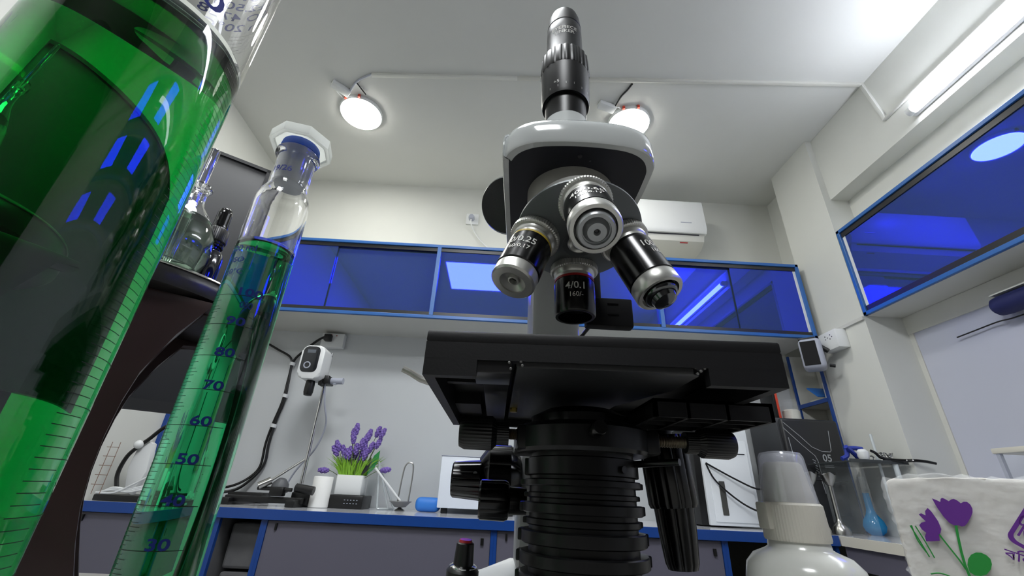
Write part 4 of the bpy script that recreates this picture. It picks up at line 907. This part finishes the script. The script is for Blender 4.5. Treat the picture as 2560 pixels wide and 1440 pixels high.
# things on top of the computer case
t = thing('powder_jar', (1.56, 2.28, .3985), 'clear jar of white powder on top of the black computer case', 'jar')
lathe(b := nb(), [(0,0), (.042,0), (.045,.003), (.045,.085), (.038,.092), (.038,.115), (.035,.115), (.035,.090), (.042,.083), (.042,.004), (0,.004)], (1.56,2.28,.399), n=40); mk('jar_glass', b, glassthin, t)
lathe(b := nb(), [(0,.005), (.041,.005), (.041,.058), (.03,.066), (.01,.062), (0,.06)], (1.56,2.28,.399), n=40); mk('powder', b, powder, t)
t = thing('red_box', (1.44, 2.28, .3985), 'thin red and black box standing on the black computer case', 'box')
b = nb(); box(b, 1.452,1.464,2.22,2.34,.3985,.54,.001); mk('spine', b, orange, t)
b = nb(); box(b, 1.44,1.4515,2.221,2.339,.3985,.538,.001); mk('cover', b, blackp, t)
# funnels / steel blenders
def steelrod(x, y, label):
    t = thing('steel_blending_rod', (x, y, z0), label, 'blending rod', 'steel blending rods')
    lathe(b := nb(), [(0,0), (.034,0), (.034,.012), (.030,.026), (.020,.040), (.012,.048), (.0095,.06), (.0095,.185), (0,.185)], (x,y,z0), n=40); mk('rod_body', b, steel, t)
    lathe(b := nb(), [(0,.183), (.012,.186), (.022,.202), (.030,.222), (.032,.238), (.030,.238), (.026,.222), (.016,.204), (0,.200)], (x,y,z0), n=48, mod=lambda t_, r, h: r); 
    for v in b.verts:
        if v.co.z > z0+.225: v.co.z -= .006*(1+sin(4*atan2(v.co.y-y,v.co.x-x)))
    mk('blade_guard', b, steel, t)
steelrod(1.455, 1.985, 'stainless blending rod standing upside down, the one clear of the spray bottle')
steelrod(1.370, 1.985, 'stainless blending rod standing upside down, partly behind the spray bottle')
# blue flask
t = thing('cyan_flask', (1.655, 2.05, z0), 'small flask of bright blue liquid on the right end of the worktop', 'flask')
lathe(b := nb(), [(0,0), (.020,0), (.036,.014), (.042,.034), (.036,.056), (.020,.080), (.014,.100), (.012,.165), (0,.165)], (1.655,2.05,z0), n=40); mk('blue_liquid', b, liqc, t)
lathe(b := nb(), [(.0125,.16), (.0125,.225), (.018,.228), (.018,.231), (.0105,.229), (.0105,.16), (.0125,.16)], (1.655,2.05,z0), n=32); mk('glass_neck', b, glassthin, t)
# acrylic cabinet
t = thing('acrylic_case', (1.66, 1.93, z0), 'clear acrylic case with a black-edged top tray at the right end of the worktop', 'acrylic case')
b = nb(); box(b, 1.52,1.523,1.86,2.11,z0,.178); box(b, 1.705,1.708,1.86,2.11,z0,.178); box(b, 1.52,1.708,2.107,2.110,z0,.178); mk('clear_panel', b, glassthin, t, 0)
b = nb(); box(b, 1.468,1.715,1.85,2.115,.178,.183,.001); box(b, 1.468,1.715,1.848,1.853,.176,.190,.001); mk('top_tray', b, M('smoke_acrylic',(60,64,66),.1), t, 0)
pp = M('pale_post',(205,212,214),.3)
mk('corner_post', rod(nb(), (1.632,1.90,.30), (1.632,1.90,z0+.004), .0055, n=12), pp, t); mk('corner_post', rod(nb(), (1.665,1.86,.176), (1.665,1.86,z0), .010, n=12), pp, t)
b = nb(); tube(b, [(1.585,1.87,.228), (1.60,1.865,.218), (1.615,1.86,.200), (1.65,1.85,.192), (1.69,1.835,.190), (1.712,1.815,.190), (1.745,1.80,.187), (1.775,1.79,.180)], lambda t: .0050+.0016*sin(pi*t))
tag(mk('black_tweezers', b, blackg), 'black curved tongs lying over the edge of the acrylic case top', 'tongs')
t = thing('safety_goggles', (1.66, 1.92, .183), 'clear goggles heap on the acrylic case top beside the tongs', 'goggles')
b = nb(); rnd = random.Random(8)
for i in range(9):
    bmesh.ops.create_icosphere(b, subdivisions=2, radius=rnd.uniform(.010,.018), matrix=Matrix.Translation((1.64+i*.009,1.92+rnd.uniform(-.02,.02),.203+rnd.uniform(0,.012))) @ Matrix.Scale(.7,4,(1,0,0)))
mk('clear_lens', b, glassm, t)
b = nb(); tube(b, [(1.63,1.90,.22), (1.65,1.90,.205), (1.67,1.90,.225), (1.69,1.90,.205), (1.705,1.90,.225)], .003); mk('wire_frame', b, chrome, t)
t = thing('blue_clamp', (1.53, 1.9, .183), 'dark blue clamp lying on the acrylic case top', 'clamp')
b = nb(); tube(b, [(1.475,1.90,.192), (1.50,1.90,.205), (1.51,1.90,.232), (1.54,1.90,.238), (1.575,1.90,.236)], .009); tube(b, [(1.49,1.88,.24), (1.52,1.89,.22), (1.545,1.90,.20)], .009)
mk('clamp_arm', b, M('clamp_blue',(44,62,160),.4), t)
t = thing('white_bottle', (1.548, 1.865, .183), 'small round white bottle beside the blue clamp on the acrylic case top', 'bottle')
lathe(b := nb(), [(0,0), (.016,0), (.021,.012), (.021,.030), (.013,.040), (0,.042)], (1.548,1.87,.1905), n=32); mk('bottle_body', b, whitep, t)
# white framed case at the far right
t = thing('display_case', (1.78, 1.55, z0), 'glass display case with a white top frame beside the lavender wall panel', 'display case')
b = nb(); box(b, 1.76,1.90,1.30,1.555,.198,.216,.003); mk('top_frame', b, creamm, t)
for x, y in ((1.765,1.535), (1.885,1.535), (1.765,1.31), (1.885,1.31)): mk('corner_post', box(nb(), x,x+.012,y,y+.012,z0,.198), greyp, t, 0)
b = nb(); box(b, 1.769,1.772,1.322,1.535,z0,.198); mk('glass_side', b, glassthin, t, 0)

# ================================================================== ON THE RIGHT COLUMN / WALL
t = thing('wall_socket', (1.71, 2.0, .77), 'white socket box fixed on the column under the white ledge', 'socket')
mk('back_box', box(nb(), 1.662,1.7195,1.955,2.075,.722,.816,.003), whitep, t)
b = nb()
for y, z in ((2.03,.795), (2.015,.785), (2.03,.78), (1.995,.795), (1.985,.783), (2.0,.775)): lathe(b, [(0,0), (.003,0), (.003,.0006), (0,.0006)], (1.662,y,z), (-1,0,0), 10)
mk('pin_hole', b, blackp, t)
t = thing('wall_charger', (1.60, 2.08, .63), 'rounded grey plug-in heater with a dark front hanging on the column socket', 'charger')
Mx = Matrix.Translation((1.605,2.075,.715)) @ Matrix.Rotation(radians(-38),4,'Z')
bm = nb(); box(bm, -.05,.05,-.045,.055,-.085,.075,.022,Mx,5); mk('housing', bm, greyp, t, 60)
bm = nb(); box(bm, -.042,.026,-.0475,-.044,-.068,.058,.0015,Mx); mk('front_screen', bm, M('screen_black',(14,14,15),.6,sp=.2), t, 0)
bm = nb(); rod(bm, (1.66,2.03,.72), (1.60,2.07,.79), .012); box(bm, -.045,.03,-.03,.04,.073,.083,.003,Mx); mk('plug_bracket', bm, blackp, t)
bm = nb(); rod(bm, (1.645,2.03,.645), (1.665,2.02,.640), .008); mk('side_knob', bm, blackp, t)
t = thing('bluetooth_speaker', (1.87, 1.3, .70), 'dark blue cylindrical speaker under the right wall cupboard', 'speaker')
lathe(b := nb(), [(0,0), (.026,0), (.034,.008), (.037,.03), (.037,.24), (.034,.262), (.026,.27), (0,.27)], (1.866,1.42,.712), (0,-1,0), 40); mk('speaker_body', b, spkm, t)
mk('mounting_shelf', box(nb(), 1.845,1.904,1.16,1.41,.752,.757), lamin, t, 0)
b = nb(); tube(b, [(1.895,1.62,.665), (1.895,1.55,.668), (1.895,1.46,.672), (1.885,1.40,.664), (1.88,1.32,.662), (1.88,1.2,.66), (1.88,1.0,.665)], .0028)
mk('cable', b, blackp, t)

# ================================================================== LEFT GAP (beside the left wall)
t = thing('head_strap', (-1.52, 1.99, z0), 'white visor with a black head strap at the left end of the back worktop', 'visor')
b = nb(); prism(b, [(0,0), (.03,.09), (.012,.20), (-.012,.215), (-.045,.18), (-.055,.10), (-.03,.01)], (-1.50,2.0,z0+.0226), (1,0,0), (0,0,1), (0,1,0), .03, .006); mk('visor_shell', b, whitep, t)
b = nb(); tube(b, [(-1.55,1.99,z0+.034), (-1.575,1.99,.00), (-1.565,1.99,.07), (-1.53,1.99,.115), (-1.50,1.99,.145), (-1.46,1.99,.19), (-1.42,1.99,.21)], .008); mk('strap', b, blackp, t)
b = nb(); bmesh.ops.create_icosphere(b, subdivisions=2, radius=.018, matrix=Matrix.Translation((-1.53,1.98,.118))); mk('buckle', b, whitep, t)
t = thing('flat_laptop', (-1.4, 2.0, z0), 'closed black laptop lying at the left end of the back worktop', 'laptop')
mk('laptop_body', box(nb(), -1.60,-1.25,1.945,2.16,z0,z0+.022,.003), blackp, t)
mk('port_strip', box(nb(), -1.42,-1.36,1.9435,1.946,z0+.006,z0+.015), greyp, t, 0)
b = nb()
for k in range(3):
    tube(b, [(-1.60,1.955+k*.01,z0+.026), (-1.54,1.95,z0+.040+k*.004), (-1.48,1.955,z0+.034+k*.005), (-1.42,1.96,z0+.045+k*.006), (-1.36,1.96,z0+.035), (-1.30,1.965,z0+.030)], .004)
tube(b, [(-1.60,1.95,z0+.028), (-1.53,1.95,z0+.030), (-1.47,1.95,z0+.060), (-1.42,1.955,z0+.095), (-1.38,1.96,z0+.12)], .004)
tag(mk('white_cables', b, whitep), 'tangle of white cables on the black laptop at the left', 'cable')
t = thing('cork_board', (-1.61, 2.2, .1), 'blue-framed board on the left wall, just left of the small green cylinder', 'board')
b = nb(); box(b, LX+.001,LX+.02,2.20,2.225,.05,.62); box(b, LX+.001,LX+.02,2.425,2.44,.05,.62); mk('board_frame', b, bluec, t, 0)
mk('board_face', box(nb(), LX+.001,LX+.010,2.225,2.425,.05,.62), M('cork',(196,176,140),.8,noise=.2), t, 0)
t = thing('wire_rack', (-1.6, 1.95, z0), 'thin wire rack standing by the left wall', 'rack')
b = nb()
for k in range(5): rod(b, (-1.615,1.93,.10-k*.035), (-1.565,1.93,.10-k*.035), .0012, n=6)
rod(b, (-1.567,1.93,.12), (-1.567,1.93,z0+.023), .0012, n=6); rod(b, (-1.60,1.93,.12), (-1.60,1.93,z0+.023), .0012, n=6); mk('wire_grid', b, M('rust_wire',(130,100,84),.6), t)
